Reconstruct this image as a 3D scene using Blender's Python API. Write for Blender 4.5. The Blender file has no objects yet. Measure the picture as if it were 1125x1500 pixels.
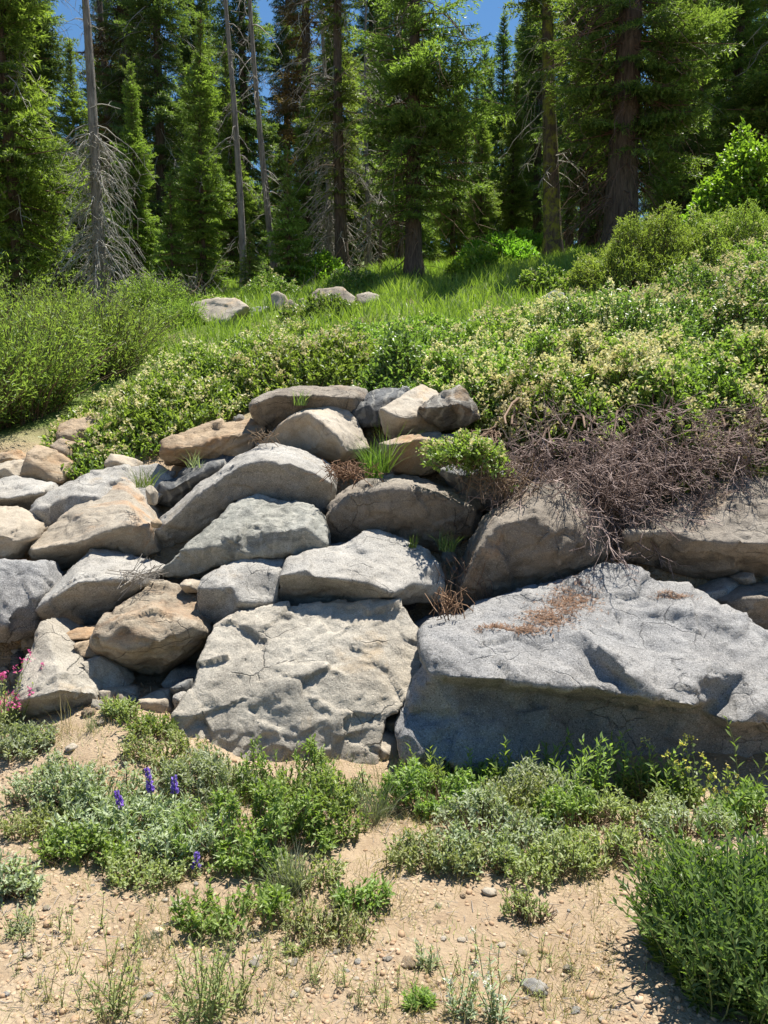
import bpy, bmesh, math, random
import numpy as np
from mathutils import Vector, Matrix
from mathutils.geometry import delaunay_2d_cdt

SC = bpy.context.scene
R = math.radians
# ------------------------------------------------------------------ camera
CAM_Z, PITCH, FPX = 1.6, R(-6.0), 1133.0
cam_d = bpy.data.cameras.new('camera')
cam = bpy.data.objects.new('camera', cam_d)
SC.collection.objects.link(cam)
cam.location = (0, 0, CAM_Z)
cam.rotation_euler = (R(90) + PITCH, 0, 0)
cam_d.sensor_fit = 'VERTICAL'
cam_d.sensor_height = 36
cam_d.lens = 36 * FPX / 1500.0
cam_d.clip_end = 1500
cam_d.clip_start = 0.05
SC.camera = cam
# ------------------------------------------------------------------ sky, sun, exposure
SUN_EL, SUN_AZ = R(69), R(36)          # azimuth from +Y towards +X
world = bpy.data.worlds.new('World')
SC.world = world
world.use_nodes = True
wn = world.node_tree
sky = wn.nodes.new('ShaderNodeTexSky')
sky.sky_type = 'NISHITA'
sky.sun_disc = False
sky.sun_elevation = SUN_EL
sky.sun_rotation = SUN_AZ
sky.altitude = 1800
sky.air_density = 2.0
sky.dust_density = 0.0
sky.ozone_density = 10.0
hsv = wn.nodes.new('ShaderNodeHueSaturation')
hsv.inputs['Saturation'].default_value = 1.08
wn.links.new(sky.outputs[0], hsv.inputs['Color'])
wn.links.new(hsv.outputs[0], wn.nodes['Background'].inputs[0])
wn.nodes['Background'].inputs[1].default_value = 0.055
sun_d = bpy.data.lights.new('sun', 'SUN')
sun_d.energy = 5.0
sun_d.angle = R(0.5)
sun_d.color = (1.0, 0.95, 0.86)
sun = bpy.data.objects.new('sun', sun_d)
SC.collection.objects.link(sun)
sdir = Vector((math.sin(SUN_AZ) * math.cos(SUN_EL), math.cos(SUN_AZ) * math.cos(SUN_EL), math.sin(SUN_EL)))
sun.rotation_euler = sdir.to_track_quat('Z', 'Y').to_euler()
sun.location = sdir * 60
SC.view_settings.view_transform = 'Standard'
SC.view_settings.look = 'None'
SC.view_settings.exposure = 1.0
SC.view_settings.gamma = 1.0
SC.cycles.max_bounces = 8
SC.cycles.diffuse_bounces = 4
SC.cycles.transmission_bounces = 6

RNG = np.random.default_rng(7)

# ------------------------------------------------------------------ pixel <-> world
_f = np.array([0, math.cos(PITCH), math.sin(PITCH)])
_u = np.array([0, -math.sin(PITCH), math.cos(PITCH)])
_r = np.array([1.0, 0, 0])


def at(px, py, depth):
    d = _f + _r * (px - 562.5) / FPX + _u * (750 - py) / FPX
    return np.array([0, 0, CAM_Z]) + d * (depth / d[1])


# ------------------------------------------------------------------ noise
_perm = np.random.default_rng(3).permutation(512)
_perm = np.concatenate([_perm, _perm, _perm])
_grad = np.random.default_rng(4).normal(size=(512, 3))
_grad /= np.linalg.norm(_grad, axis=1)[:, None]


def perlin(p):
    p = np.asarray(p, dtype=np.float64)
    i = np.floor(p).astype(np.int64)
    f = p - i
    i &= 511
    w = f * f * f * (f * (f * 6 - 15) + 10)
    out = np.zeros(len(p))
    for dx in (0, 1):
        wx = w[:, 0] if dx else 1 - w[:, 0]
        for dy in (0, 1):
            wy = w[:, 1] if dy else 1 - w[:, 1]
            for dz in (0, 1):
                wz = w[:, 2] if dz else 1 - w[:, 2]
                h = _perm[_perm[_perm[(i[:, 0] + dx) & 511] + ((i[:, 1] + dy) & 511)] % 512 + ((i[:, 2] + dz) & 511)] % 512
                g = _grad[h]
                out += wx * wy * wz * (g[:, 0] * (f[:, 0] - dx) + g[:, 1] * (f[:, 1] - dy) + g[:, 2] * (f[:, 2] - dz))
    return out * 1.5


def fbm(p, octaves=4, gain=0.5):
    a, s, o = 1.0, np.zeros(len(p)), np.asarray(p, dtype=np.float64)
    for k in range(octaves):
        s += a * perlin(o)
        o = o * 2.03 + 17.3
        a *= gain
    return s


def facets(p, cell, seed=0):
    """broken-stone relief: every cell of a jittered lattice carries its own tilted plane"""
    q = p / cell
    i0 = np.floor(q).astype(np.int64)
    best = np.full(len(p), 1e9)
    out = np.zeros(len(p))
    for dx in (-1, 0, 1):
        for dy in (-1, 0, 1):
            for dz in (-1, 0, 1):
                c = i0 + np.array([dx, dy, dz])
                h = _perm[_perm[_perm[(c[:, 0] + seed) & 511] + (c[:, 1] & 511)] % 512 + (c[:, 2] & 511)] % 512
                ctr = c + 0.5 + _grad[h] * 0.45
                d = ((q - ctr) ** 2).sum(1)
                m = d < best
                h2 = _perm[h + 77] % 512
                val = ((q - ctr) * _grad[h2]).sum(1) + 0.35 * _grad[h2][:, 0]
                out = np.where(m, val, out)
                best = np.where(m, d, best)
    return out


# ------------------------------------------------------------------ terrain
LANES = {
    -500: [(1078, 3.75), (1010, 4.5), (900, 4.9), (800, 5.35), (700, 5.95), (650, 6.5), (600, 8), (530, 11), (460, 16), (445, 20)],
    0: [(1078, 3.75), (1010, 4.5), (900, 4.9), (800, 5.35), (700, 5.95), (655, 6.5), (600, 8), (525, 11), (455, 16), (440, 20)],
    150: [(1050, 3.75), (1000, 4.4), (900, 4.9), (800, 5.3), (700, 5.9), (640, 6.6), (570, 8.5), (490, 12), (445, 17), (432, 20)],
    400: [(1120, 3.6), (1000, 4.5), (900, 4.85), (800, 5.3), (700, 5.9), (610, 6.45), (572, 7.0), (515, 9), (457, 13), (418, 18), (407, 21)],
    600: [(1150, 3.5), (1000, 4.5), (900, 4.85), (800, 5.3), (700, 5.8), (620, 6.25), (585, 6.8), (525, 8.5), (450, 12), (405, 17), (395, 20)],
    850: [(1160, 3.5), (1000, 4.5), (900, 4.85), (800, 5.1), (700, 5.45), (640, 5.8), (575, 6.7), (495, 8.5), (428, 11), (378, 16), (366, 20)],
    1125: [(1160, 3.5), (1000, 4.5), (850, 4.95), (700, 5.35), (640, 5.7), (570, 6.5), (475, 8.2), (395, 11), (348, 15), (333, 20)],
    1700: [(1160, 3.5), (1000, 4.5), (850, 4.95), (700, 5.35), (640, 5.7), (570, 6.5), (475, 8.2), (395, 11), (348, 15), (333, 20)],
}
_lane_px = np.array(sorted(LANES))
_lane_tab = []
for _k in sorted(LANES):
    ds, zs = [-400, 0, 2.0, 2.9], [-0.6, 0, 0, 0.0]
    for py, d in LANES[_k]:
        ds.append(d)
        zs.append(at(562.5, py, d)[2])
    ds += [45, 120, 700]
    zs += [zs[-1] + 4.5, zs[-1] + 22, zs[-1] + 60]
    _lane_tab.append((np.array(ds, float), np.array(zs, float)))


def terr(x, y):
    x = np.atleast_1d(np.asarray(x, float))
    y = np.atleast_1d(np.asarray(y, float))
    px = np.clip(562.5 + x / np.maximum(y, 2.2) * FPX, _lane_px[0], _lane_px[-1] - 1e-3)
    zs = np.stack([np.interp(y, d, z) for d, z in _lane_tab])
    j = np.clip(np.searchsorted(_lane_px, px, side='right') - 1, 0, len(_lane_px) - 2)
    t = (px - _lane_px[j]) / (_lane_px[j + 1] - _lane_px[j])
    t = t * t * (3 - 2 * t)
    idx = np.arange(len(x))
    z = zs[j, idx] * (1 - t) + zs[j + 1, idx] * t
    q = np.stack([x, y, np.zeros_like(x)], 1)
    amp = np.interp(y, [0, 3, 8, 30, 200], [0.03, 0.035, 0.10, 0.3, 1.5])
    z = z + amp * fbm(q * np.interp(y, [0, 4, 30], [1.6, 1.0, 0.25])[:, None], 3)
    z = z + np.interp(y, [0, 3.6, 5, 9], [0.012, 0.012, 0.02, 0.0]) * fbm(q * 9.0, 2)
    return z


def tz(x, y):
    return float(terr(x, y)[0])


def gp(px, py, lo=1.2):
    """point where the ray through a pixel meets the ground"""
    ds = np.concatenate([np.arange(lo, 8, 0.02), np.arange(8, 60, 0.1)])
    d0 = at(px, py, 1.0) - np.array([0, 0, CAM_Z])
    pts = np.array([0, 0, CAM_Z]) + ds[:, None] * d0
    z = terr(pts[:, 0], pts[:, 1])
    hit = np.nonzero(z >= pts[:, 2])[0]
    p = pts[hit[0]] if len(hit) else pts[-1]
    return np.array([p[0], p[1], tz(p[0], p[1])])


def gd(px, depth):
    """ground point in the direction of a picture column at a given distance"""
    x = (px - 562.5) / FPX * depth / math.cos(PITCH)
    return np.array([x, depth, tz(x, depth)])


# ------------------------------------------------------------------ materials
MATS = {}


def nt(name):
    m = bpy.data.materials.new(name)
    m.use_nodes = True
    n = m.node_tree
    for k in list(n.nodes):
        n.nodes.remove(k)
    return m, n, n.nodes, n.links


def noise(n, l, vec, scale, detail=4, rough=0.55, dist=0.0):
    t = n.new('ShaderNodeTexNoise')
    t.inputs['Scale'].default_value = scale
    t.inputs['Detail'].default_value = detail
    t.inputs['Roughness'].default_value = rough
    t.inputs['Distortion'].default_value = dist
    l.new(vec, t.inputs['Vector'])
    return t.outputs['Fac']


def ramp(n, l, fac, stops, interp='LINEAR'):
    r = n.new('ShaderNodeValToRGB')
    r.color_ramp.interpolation = interp
    e = r.color_ramp.elements
    while len(e) < len(stops):
        e.new(0.5)
    for k, (p, c) in enumerate(stops):
        e[k].position = p
        e[k].color = (c, c, c, 1) if isinstance(c, (int, float)) else (*c, 1)
    l.new(fac, r.inputs[0])
    return r.outputs[0]


def mixc(n, l, fac, a, b, mode='MIX'):
    m = n.new('ShaderNodeMix')
    m.data_type = 'RGBA'
    m.blend_type = mode
    for s, v in ((m.inputs[0], fac), (m.inputs[6], a), (m.inputs[7], b)):
        if isinstance(v, (int, float)):
            s.default_value = v
        elif isinstance(v, tuple):
            s.default_value = (*v, 1)
        else:
            l.new(v, s)
    return m.outputs[2]


def rock_mat(name, c1, c2, rust=(0.42, 0.22, 0.09), rust_amt=0.0, speck=0.5, dark=0.3, vein=0.0, bump=0.5, spot=112, streak=(1, 1, 1)):
    m, t, n, l = nt(name)
    tc = n.new('ShaderNodeTexCoord')
    oi = n.new('ShaderNodeObjectInfo')
    mp = n.new('ShaderNodeVectorMath')
    mp.operation = 'MULTIPLY_ADD'
    mp.inputs[1].default_value = (1, 1, 1)
    l.new(tc.outputs['Object'], mp.inputs[0])
    sc = n.new('ShaderNodeVectorMath')
    sc.operation = 'SCALE'
    sc.inputs[0].default_value = (31, 17, 23)
    l.new(oi.outputs['Random'], sc.inputs['Scale'])
    l.new(sc.outputs[0], mp.inputs[2])
    v = mp.outputs[0]
    st = n.new('ShaderNodeMapping')
    st.inputs['Rotation'].default_value = (0.3, 0.6, 0.9)
    st.inputs['Scale'].default_value = streak
    l.new(v, st.inputs[0])
    sv = st.outputs[0]
    big = noise(n, l, sv, 2.6, 7, 0.6, 0.4)
    col = mixc(n, l, ramp(n, l, big, [(0.32, 0.0), (0.68, 1.0)]), c1, c2)
    # warm and cool drift over the face
    hue = noise(n, l, v, 1.3, 3)
    col = mixc(n, l, ramp(n, l, hue, [(0.4, 0.0), (0.75, 0.35)]), col, tuple(min(1, c * k) for c, k in zip(c1, (1.15, 1.0, 0.8))))
    if rust_amt > 0:
        rn = noise(n, l, sv, 2.1, 6, 0.62, 0.8)
        col = mixc(n, l, ramp(n, l, rn, [(0.62 - 0.28 * rust_amt, 0.0), (0.78 - 0.25 * rust_amt, 0.85)]), col, rust)
    # long water streaks and pale lichen blooms
    ws = n.new('ShaderNodeMapping')
    ws.inputs['Scale'].default_value = (7.0, 7.0, 0.9)
    ws.inputs['Rotation'].default_value = (0.25, 0.15, 0)
    l.new(v, ws.inputs[0])
    wf = noise(n, l, ws.outputs[0], 1.4, 6, 0.65, 0.3)
    col = mixc(n, l, ramp(n, l, wf, [(0.5, 0.0), (0.7, 0.5)]), col, tuple(c * 0.5 for c in c1))
    lf = noise(n, l, v, 7.0, 7, 0.75, 1.2)
    col = mixc(n, l, ramp(n, l, lf, [(0.58, 0.0), (0.66, 0.4)]), col, tuple(min(0.7, c * 1.3) for c in c2))
    # dark weather stains
    dn = noise(n, l, sv, 4.5, 8, 0.7, 0.6)
    col = mixc(n, l, ramp(n, l, dn, [(0.48, 0.0), (0.68, min(1.0, dark * 1.5))]), col, tuple(c * 0.35 for c in c1))
    if vein > 0:
        wv = n.new('ShaderNodeTexWave')
        wv.inputs['Scale'].default_value = 3.0
        wv.inputs['Distortion'].default_value = 9.0
        wv.inputs['Detail'].default_value = 4
        wv.inputs['Detail Scale'].default_value = 1.6
        l.new(v, wv.inputs['Vector'])
        col = mixc(n, l, ramp(n, l, wv.outputs['Fac'], [(0.75, 0.0), (0.98, vein)]), col, (0.55, 0.52, 0.45))
    # fracture lines, broken up so that only some of each shows
    cn = n.new('ShaderNodeTexNoise')
    cn.inputs['Scale'].default_value = 3.5
    cn.inputs['Detail'].default_value = 6
    l.new(v, cn.inputs['Vector'])
    cv = n.new('ShaderNodeVectorMath')
    cv.operation = 'MULTIPLY_ADD'
    cv.inputs[1].default_value = (0.22, 0.22, 0.22)
    l.new(cn.outputs['Color'], cv.inputs[0])
    l.new(sv, cv.inputs[2])
    vo = n.new('ShaderNodeTexVoronoi')
    vo.feature = 'DISTANCE_TO_EDGE'
    vo.inputs['Scale'].default_value = 3.2
    l.new(cv.outputs[0], vo.inputs['Vector'])
    crk = n.new('ShaderNodeMath')
    crk.operation = 'MULTIPLY'
    l.new(ramp(n, l, vo.outputs['Distance'], [(0.004, 1.0), (0.016, 0.0)]), crk.inputs[0])
    l.new(ramp(n, l, noise(n, l, v, 2.3, 4), [(0.50, 0.0), (0.58, 1.0)]), crk.inputs[1])
    crack = crk.outputs[0]
    cm = n.new('ShaderNodeMath')
    cm.operation = 'MULTIPLY'
    cm.inputs[1].default_value = 0.5
    l.new(crack, cm.inputs[0])
    col = mixc(n, l, cm.outputs[0], col, tuple(c * 0.2 for c in c1))
    # grains: dark mica and pale feldspar
    g1 = noise(n, l, v, spot, 3, 0.75)
    col = mixc(n, l, ramp(n, l, g1, [(0.36, speck), (0.475, 0.0)]), col, tuple(c * 0.22 for c in c1))
    g2 = noise(n, l, v, spot * 1.35, 2, 0.7)
    col = mixc(n, l, ramp(n, l, g2, [(0.54, 0.0), (0.67, speck * 0.75)]), col, tuple(min(0.85, c * 1.7) for c in c2))
    b = n.new('ShaderNodeBsdfPrincipled')
    b.inputs['Roughness'].default_value = 0.82
    b.inputs['Specular IOR Level'].default_value = 0.3
    l.new(col, b.inputs['Base Color'])
    h1 = noise(n, l, sv, 30, 10, 0.76, 0.2)
    h2 = noise(n, l, v, 120, 4, 0.7)
    add = n.new('ShaderNodeMath')
    add.operation = 'MULTIPLY_ADD'
    add.inputs[1].default_value = 0.22
    l.new(h2, add.inputs[0])
    l.new(h1, add.inputs[2])
    sub = n.new('ShaderNodeMath')
    sub.operation = 'MULTIPLY_ADD'
    sub.inputs[1].default_value = -0.5
    l.new(crack, sub.inputs[0])
    l.new(add.outputs[0], sub.inputs[2])
    add = sub
    bp = n.new('ShaderNodeBump')
    bp.inputs['Strength'].default_value = bump
    bp.inputs['Distance'].default_value = 0.024
    l.new(add.outputs[0], bp.inputs['Height'])
    l.new(bp.outputs[0], b.inputs['Normal'])
    o = n.new('ShaderNodeOutputMaterial')
    l.new(b.outputs[0], o.inputs[0])
    MATS[name] = m
    return m


rock_mat('granite_blue', (0.229, 0.226, 0.224), (0.346, 0.339, 0.328), speck=0.75, dark=0.25, bump=0.75)
rock_mat('granite_grey', (0.292, 0.278, 0.253), (0.417, 0.398, 0.364), speck=0.6, dark=0.3, rust_amt=0.12, rust=(0.42, 0.32, 0.2), bump=0.6)
rock_mat('granite_green', (0.259, 0.262, 0.231), (0.380, 0.376, 0.336), speck=0.45, dark=0.6, vein=0.25, bump=0.7, streak=(1, 1, 2.2))
rock_mat('granite_pale', (0.372, 0.336, 0.277), (0.484, 0.443, 0.372), speck=0.45, dark=0.25, rust_amt=0.25, rust=(0.42, 0.29, 0.15), bump=0.8)
rock_mat('granite_tan', (0.3, 0.25, 0.19), (0.4, 0.35, 0.28), speck=0.35, dark=0.4, rust_amt=0.35, rust=(0.40, 0.22, 0.10), bump=0.65)
rock_mat('granite_rust', (0.362, 0.294, 0.213), (0.500, 0.431, 0.331), speck=0.3, dark=0.55, rust_amt=0.42, rust=(0.33, 0.175, 0.08), bump=0.9, streak=(1, 1, 2.4))
rock_mat('granite_brown', (0.226, 0.194, 0.158), (0.326, 0.289, 0.242), speck=0.45, dark=0.55, rust_amt=0.2, rust=(0.33, 0.21, 0.12), bump=0.8)
rock_mat('granite_cream', (0.361, 0.309, 0.242), (0.446, 0.399, 0.328), speck=0.3, dark=0.2, rust_amt=0.2, rust=(0.45, 0.31, 0.17), bump=0.45)
rock_mat('granite_orange', (0.36, 0.27, 0.18), (0.46, 0.37, 0.265), speck=0.25, dark=0.3, rust_amt=0.4, rust=(0.40, 0.23, 0.11), bump=0.8, streak=(1, 1, 2.5))
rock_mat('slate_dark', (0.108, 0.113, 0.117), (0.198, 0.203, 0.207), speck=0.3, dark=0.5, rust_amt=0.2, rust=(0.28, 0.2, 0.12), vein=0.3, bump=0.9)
rock_mat('slate_marbled', (0.135, 0.126, 0.113), (0.324, 0.297, 0.252), speck=0.3, dark=0.7, rust_amt=0.3, rust=(0.36, 0.22, 0.1), vein=0.4, bump=0.9, streak=(1, 1, 2.5))
rock_mat('granite_stripe', (0.32, 0.275, 0.215), (0.4, 0.36, 0.3), speck=0.45, dark=0.25, rust_amt=0.42, rust=(0.42, 0.22, 0.09), bump=0.5, streak=(0.5, 2.6, 1))


def leaf_mat(name, ca, cb, trans=0.35, rough=0.5, tcol=None, spec=0.35, cmid=None):
    m, t, n, l = nt(name)
    a = n.new('ShaderNodeAttribute')
    a.attribute_name = 'v'
    oi = n.new('ShaderNodeObjectInfo')
    stops = [(0.0, ca), (1.0, cb)] if cmid is None else [(0.0, ca), (0.55, cmid), (1.0, cb)]
    col = ramp(n, l, a.outputs['Fac'], stops)
    hs = n.new('ShaderNodeHueSaturation')
    mr = n.new('ShaderNodeMapRange')
    mr.inputs[3].default_value = 0.485
    mr.inputs[4].default_value = 0.515
    l.new(oi.outputs['Random'], mr.inputs[0])
    l.new(mr.outputs[0], hs.inputs['Hue'])
    mv = n.new('ShaderNodeMapRange')
    mv.inputs[3].default_value = 0.85
    mv.inputs[4].default_value = 1.15
    l.new(oi.outputs['Random'], mv.inputs[0])
    l.new(mv.outputs[0], hs.inputs['Value'])
    l.new(col, hs.inputs['Color'])
    col = hs.outputs[0]
    b = n.new('ShaderNodeBsdfPrincipled')
    b.inputs['Roughness'].default_value = rough
    b.inputs['Specular IOR Level'].default_value = spec
    l.new(col, b.inputs['Base Color'])
    o = n.new('ShaderNodeOutputMaterial')
    if trans > 0:
        tr = n.new('ShaderNodeBsdfTranslucent')
        tcl = mixc(n, l, 1.0, col, tcol or (1.15, 1.3, 0.5), 'MULTIPLY')
        l.new(tcl, tr.inputs[0])
        mx = n.new('ShaderNodeMixShader')
        mx.inputs[0].default_value = trans
        l.new(b.outputs[0], mx.inputs[1])
        l.new(tr.outputs[0], mx.inputs[2])
        l.new(mx.outputs[0], o.inputs[0])
    else:
        l.new(b.outputs[0], o.inputs[0])
    MATS[name] = m
    return m


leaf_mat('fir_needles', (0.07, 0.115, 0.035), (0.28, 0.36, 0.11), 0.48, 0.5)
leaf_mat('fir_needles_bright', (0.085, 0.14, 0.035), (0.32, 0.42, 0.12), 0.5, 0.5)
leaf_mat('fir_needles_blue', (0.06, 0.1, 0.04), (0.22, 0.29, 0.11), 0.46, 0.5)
leaf_mat('brown_needles', (0.10, 0.06, 0.035), (0.22, 0.14, 0.08), 0.2, 0.7)
leaf_mat('oak_leaves', (0.1, 0.17, 0.04), (0.31, 0.4, 0.12), 0.48, 0.4)
leaf_mat('oak_leaves_dark', (0.07, 0.13, 0.035), (0.25, 0.34, 0.11), 0.43, 0.36, spec=0.5)
leaf_mat('juniper_leaves', (0.13, 0.2, 0.05), (0.34, 0.41, 0.13), 0.48, 0.5)
leaf_mat('willow_leaves', (0.11, 0.18, 0.05), (0.32, 0.41, 0.13), 0.5, 0.45)
leaf_mat('aspen_leaves', (0.13, 0.25, 0.035), (0.3, 0.46, 0.08), 0.52, 0.42)
leaf_mat('grass_blades', (0.07, 0.13, 0.02), (0.21, 0.29, 0.06), 0.42, 0.5)
leaf_mat('meadow_grass', (0.14, 0.23, 0.035), (0.34, 0.44, 0.11), 0.45, 0.5)
leaf_mat('blue_grass', (0.15, 0.19, 0.13), (0.32, 0.34, 0.24), 0.3, 0.6)
leaf_mat('dry_grass', (0.30, 0.24, 0.10), (0.46, 0.40, 0.20), 0.3, 0.6)
leaf_mat('herb_green', (0.125, 0.194, 0.051), (0.331, 0.422, 0.137), 0.45, 0.42)
leaf_mat('herb_deep', (0.07, 0.14, 0.04), (0.19, 0.3, 0.085), 0.42, 0.36, spec=0.5)
leaf_mat('herb_grey', (0.228, 0.274, 0.171), (0.456, 0.502, 0.331), 0.35, 0.6)
leaf_mat('herb_olive', (0.194, 0.228, 0.091), (0.410, 0.445, 0.205), 0.4, 0.5)
leaf_mat('cream_blossom', (0.62, 0.56, 0.27), (0.78, 0.72, 0.44), 0.35, 0.7, (1, 1, 0.8))
leaf_mat('purple_petal', (0.150, 0.088, 0.450), (0.400, 0.275, 0.750), 0.3, 0.6, (1, 0.9, 1.1))
leaf_mat('pink_petal', (0.60, 0.07, 0.22), (0.78, 0.20, 0.38), 0.3, 0.6, (1, 0.9, 1))
leaf_mat('yellow_petal', (0.65, 0.55, 0.08), (0.75, 0.70, 0.25), 0.3, 0.6, (1, 1, 0.6))
leaf_mat('white_petal', (0.62, 0.62, 0.50), (0.80, 0.80, 0.72), 0.25, 0.6, (1, 1, 0.9))
leaf_mat('dead_twig', (0.085, 0.055, 0.05), (0.33, 0.245, 0.225), 0.0, 0.8, spec=0.15)
leaf_mat('grey_twig', (0.22, 0.20, 0.175), (0.42, 0.39, 0.34), 0.0, 0.8, spec=0.15)
leaf_mat('brown_twig', (0.10, 0.065, 0.045), (0.24, 0.165, 0.115), 0.0, 0.8, spec=0.15)
leaf_mat('green_stem', (0.10, 0.13, 0.045), (0.21, 0.24, 0.09), 0.0, 0.6)
leaf_mat('needle_litter', (0.16, 0.095, 0.055), (0.36, 0.25, 0.15), 0.0, 0.8, spec=0.1)
leaf_mat('gravel', (0.34, 0.235, 0.135), (0.62, 0.50, 0.35), 0.0, 0.85, spec=0.2, cmid=(0.48, 0.345, 0.205))


def bark_mat(name, c1, c2, moss=None):
    m, t, n, l = nt(name)
    tc = n.new('ShaderNodeTexCoord')
    mp = n.new('ShaderNodeMapping')
    mp.inputs['Scale'].default_value = (1, 1, 0.16)
    l.new(tc.outputs['Object'], mp.inputs[0])
    f1 = noise(n, l, mp.outputs[0], 22, 6, 0.65, 0.5)
    col = mixc(n, l, ramp(n, l, f1, [(0.35, 0.0), (0.65, 1.0)]), c1, c2)
    if moss:
        f2 = noise(n, l, tc.outputs['Object'], 5, 5, 0.7)
        col = mixc(n, l, ramp(n, l, f2, [(0.46, 0.0), (0.58, 0.85)]), col, moss)
    b = n.new('ShaderNodeBsdfPrincipled')
    b.inputs['Roughness'].default_value = 0.9
    b.inputs['Specular IOR Level'].default_value = 0.15
    l.new(col, b.inputs['Base Color'])
    bp = n.new('ShaderNodeBump')
    bp.inputs['Strength'].default_value = 1.0
    bp.inputs['Distance'].default_value = 0.05
    l.new(f1, bp.inputs['Height'])
    l.new(bp.outputs[0], b.inputs['Normal'])
    o = n.new('ShaderNodeOutputMaterial')
    l.new(b.outputs[0], o.inputs[0])
    MATS[name] = m


bark_mat('bark_dark', (0.055, 0.042, 0.035), (0.16, 0.125, 0.10))
bark_mat('bark_lichen', (0.06, 0.048, 0.038), (0.15, 0.12, 0.09), (0.26, 0.27, 0.04))
bark_mat('bark_grey', (0.14, 0.125, 0.11), (0.34, 0.31, 0.28))


def ground_mat():
    m, t, n, l = nt('ground_soil')
    tc = n.new('ShaderNodeTexCoord')
    v = tc.outputs['Object']
    g = n.new('ShaderNodeAttribute')
    g.attribute_name = 'grass'
    f1 = noise(n, l, v, 1.7, 6, 0.6, 0.5)
    col = mixc(n, l, ramp(n, l, f1, [(0.35, 0.0), (0.65, 1.0)]), (0.36, 0.265, 0.175), (0.45, 0.35, 0.24))
    f2 = noise(n, l, v, 11, 7, 0.7)
    col = mixc(n, l, ramp(n, l, f2, [(0.45, 0.0), (0.7, 0.55)]), col, (0.26, 0.18, 0.115))
    vo = n.new('ShaderNodeTexVoronoi')
    vo.inputs['Scale'].default_value = 55
    l.new(v, vo.inputs['Vector'])
    sep = n.new('ShaderNodeSeparateColor')
    l.new(vo.outputs['Color'], sep.inputs[0])
    peb = mixc(n, l, sep.outputs[0], (0.36, 0.25, 0.15), (0.62, 0.50, 0.35))
    f3 = noise(n, l, v, 3.1, 4, 0.6)
    edge = ramp(n, l, vo.outputs['Distance'], [(0.25, 0.8), (0.5, 0.0)])
    msk = n.new('ShaderNodeMath')
    msk.operation = 'MULTIPLY'
    l.new(edge, msk.inputs[0])
    l.new(ramp(n, l, f3, [(0.4, 0.15), (0.6, 1.0)]), msk.inputs[1])
    col = mixc(n, l, msk.outputs[0], col, peb)
    f4 = noise(n, l, v, 4, 6, 0.65)
    duff = mixc(n, l, ramp(n, l, f4, [(0.35, 0.0), (0.6, 1.0)]), (0.10, 0.12, 0.04), (0.16, 0.22, 0.055))
    duff = mixc(n, l, ramp(n, l, noise(n, l, v, 0.7, 4), [(0.55, 0.0), (0.68, 1.0)]), duff, (0.19, 0.14, 0.085))
    col = mixc(n, l, g.outputs['Fac'], col, duff)
    b = n.new('ShaderNodeBsdfPrincipled')
    b.inputs['Roughness'].default_value = 0.95
    b.inputs['Specular IOR Level'].default_value = 0.1
    l.new(col, b.inputs['Base Color'])
    h = noise(n, l, v, 38, 8, 0.75)
    ad = n.new('ShaderNodeMath')
    ad.operation = 'MULTIPLY_ADD'
    ad.inputs[1].default_value = 0.5
    l.new(msk.outputs[0], ad.inputs[0])
    l.new(h, ad.inputs[2])
    bp = n.new('ShaderNodeBump')
    bp.inputs['Strength'].default_value = 0.8
    bp.inputs['Distance'].default_value = 0.025
    l.new(ad.outputs[0], bp.inputs['Height'])
    l.new(bp.outputs[0], b.inputs['Normal'])
    o = n.new('ShaderNodeOutputMaterial')
    l.new(b.outputs[0], o.inputs[0])
    MATS['ground_soil'] = m


ground_mat()

# ------------------------------------------------------------------ mesh helpers
COL = SC.collection


def mesh_np(name, verts, faces, mat, v=None, smooth=False):
    """faces: array (n,3) or (n,4), or a list of such arrays"""
    me = bpy.data.meshes.new(name)
    verts = np.asarray(verts, dtype=np.float32)
    if not isinstance(faces, list):
        faces = [faces]
    faces = [np.asarray(f, dtype=np.int32) for f in faces if len(f)]
    nl = sum(f.size for f in faces)
    npoly = sum(len(f) for f in faces)
    me.vertices.add(len(verts))
    me.vertices.foreach_set('co', verts.ravel())
    me.loops.add(nl)
    me.loops.foreach_set('vertex_index', np.concatenate([f.ravel() for f in faces]))
    me.polygons.add(npoly)
    tot = np.concatenate([np.full(len(f), f.shape[1], np.int32) for f in faces])
    start = np.concatenate([[0], np.cumsum(tot)[:-1]]).astype(np.int32)
    me.polygons.foreach_set('loop_start', start)
    if v is not None:
        a = me.attributes.new('v', 'FLOAT', 'POINT')
        a.data.foreach_set('value', np.asarray(v, np.float32))
    me.materials.append(MATS[mat])
    me.update(calc_edges=True)
    if smooth:
        me.polygons.foreach_set('use_smooth', np.ones(npoly, bool))
    return me


def link(name, me, parent=None, loc=None, label=None, cat=None, group=None, kind=None):
    o = bpy.data.objects.new(name, me)
    COL.objects.link(o)
    if parent is not None:
        o.parent = parent
    if loc is not None:
        o.location = loc
    if label:
        o['label'] = label
    if cat:
        o['category'] = cat
    if group:
        o['group'] = group
    if kind:
        o['kind'] = kind
    return o


def thing(name, loc, label, cat, group=None):
    return link(name, None, None, loc, label, cat, group)


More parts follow.
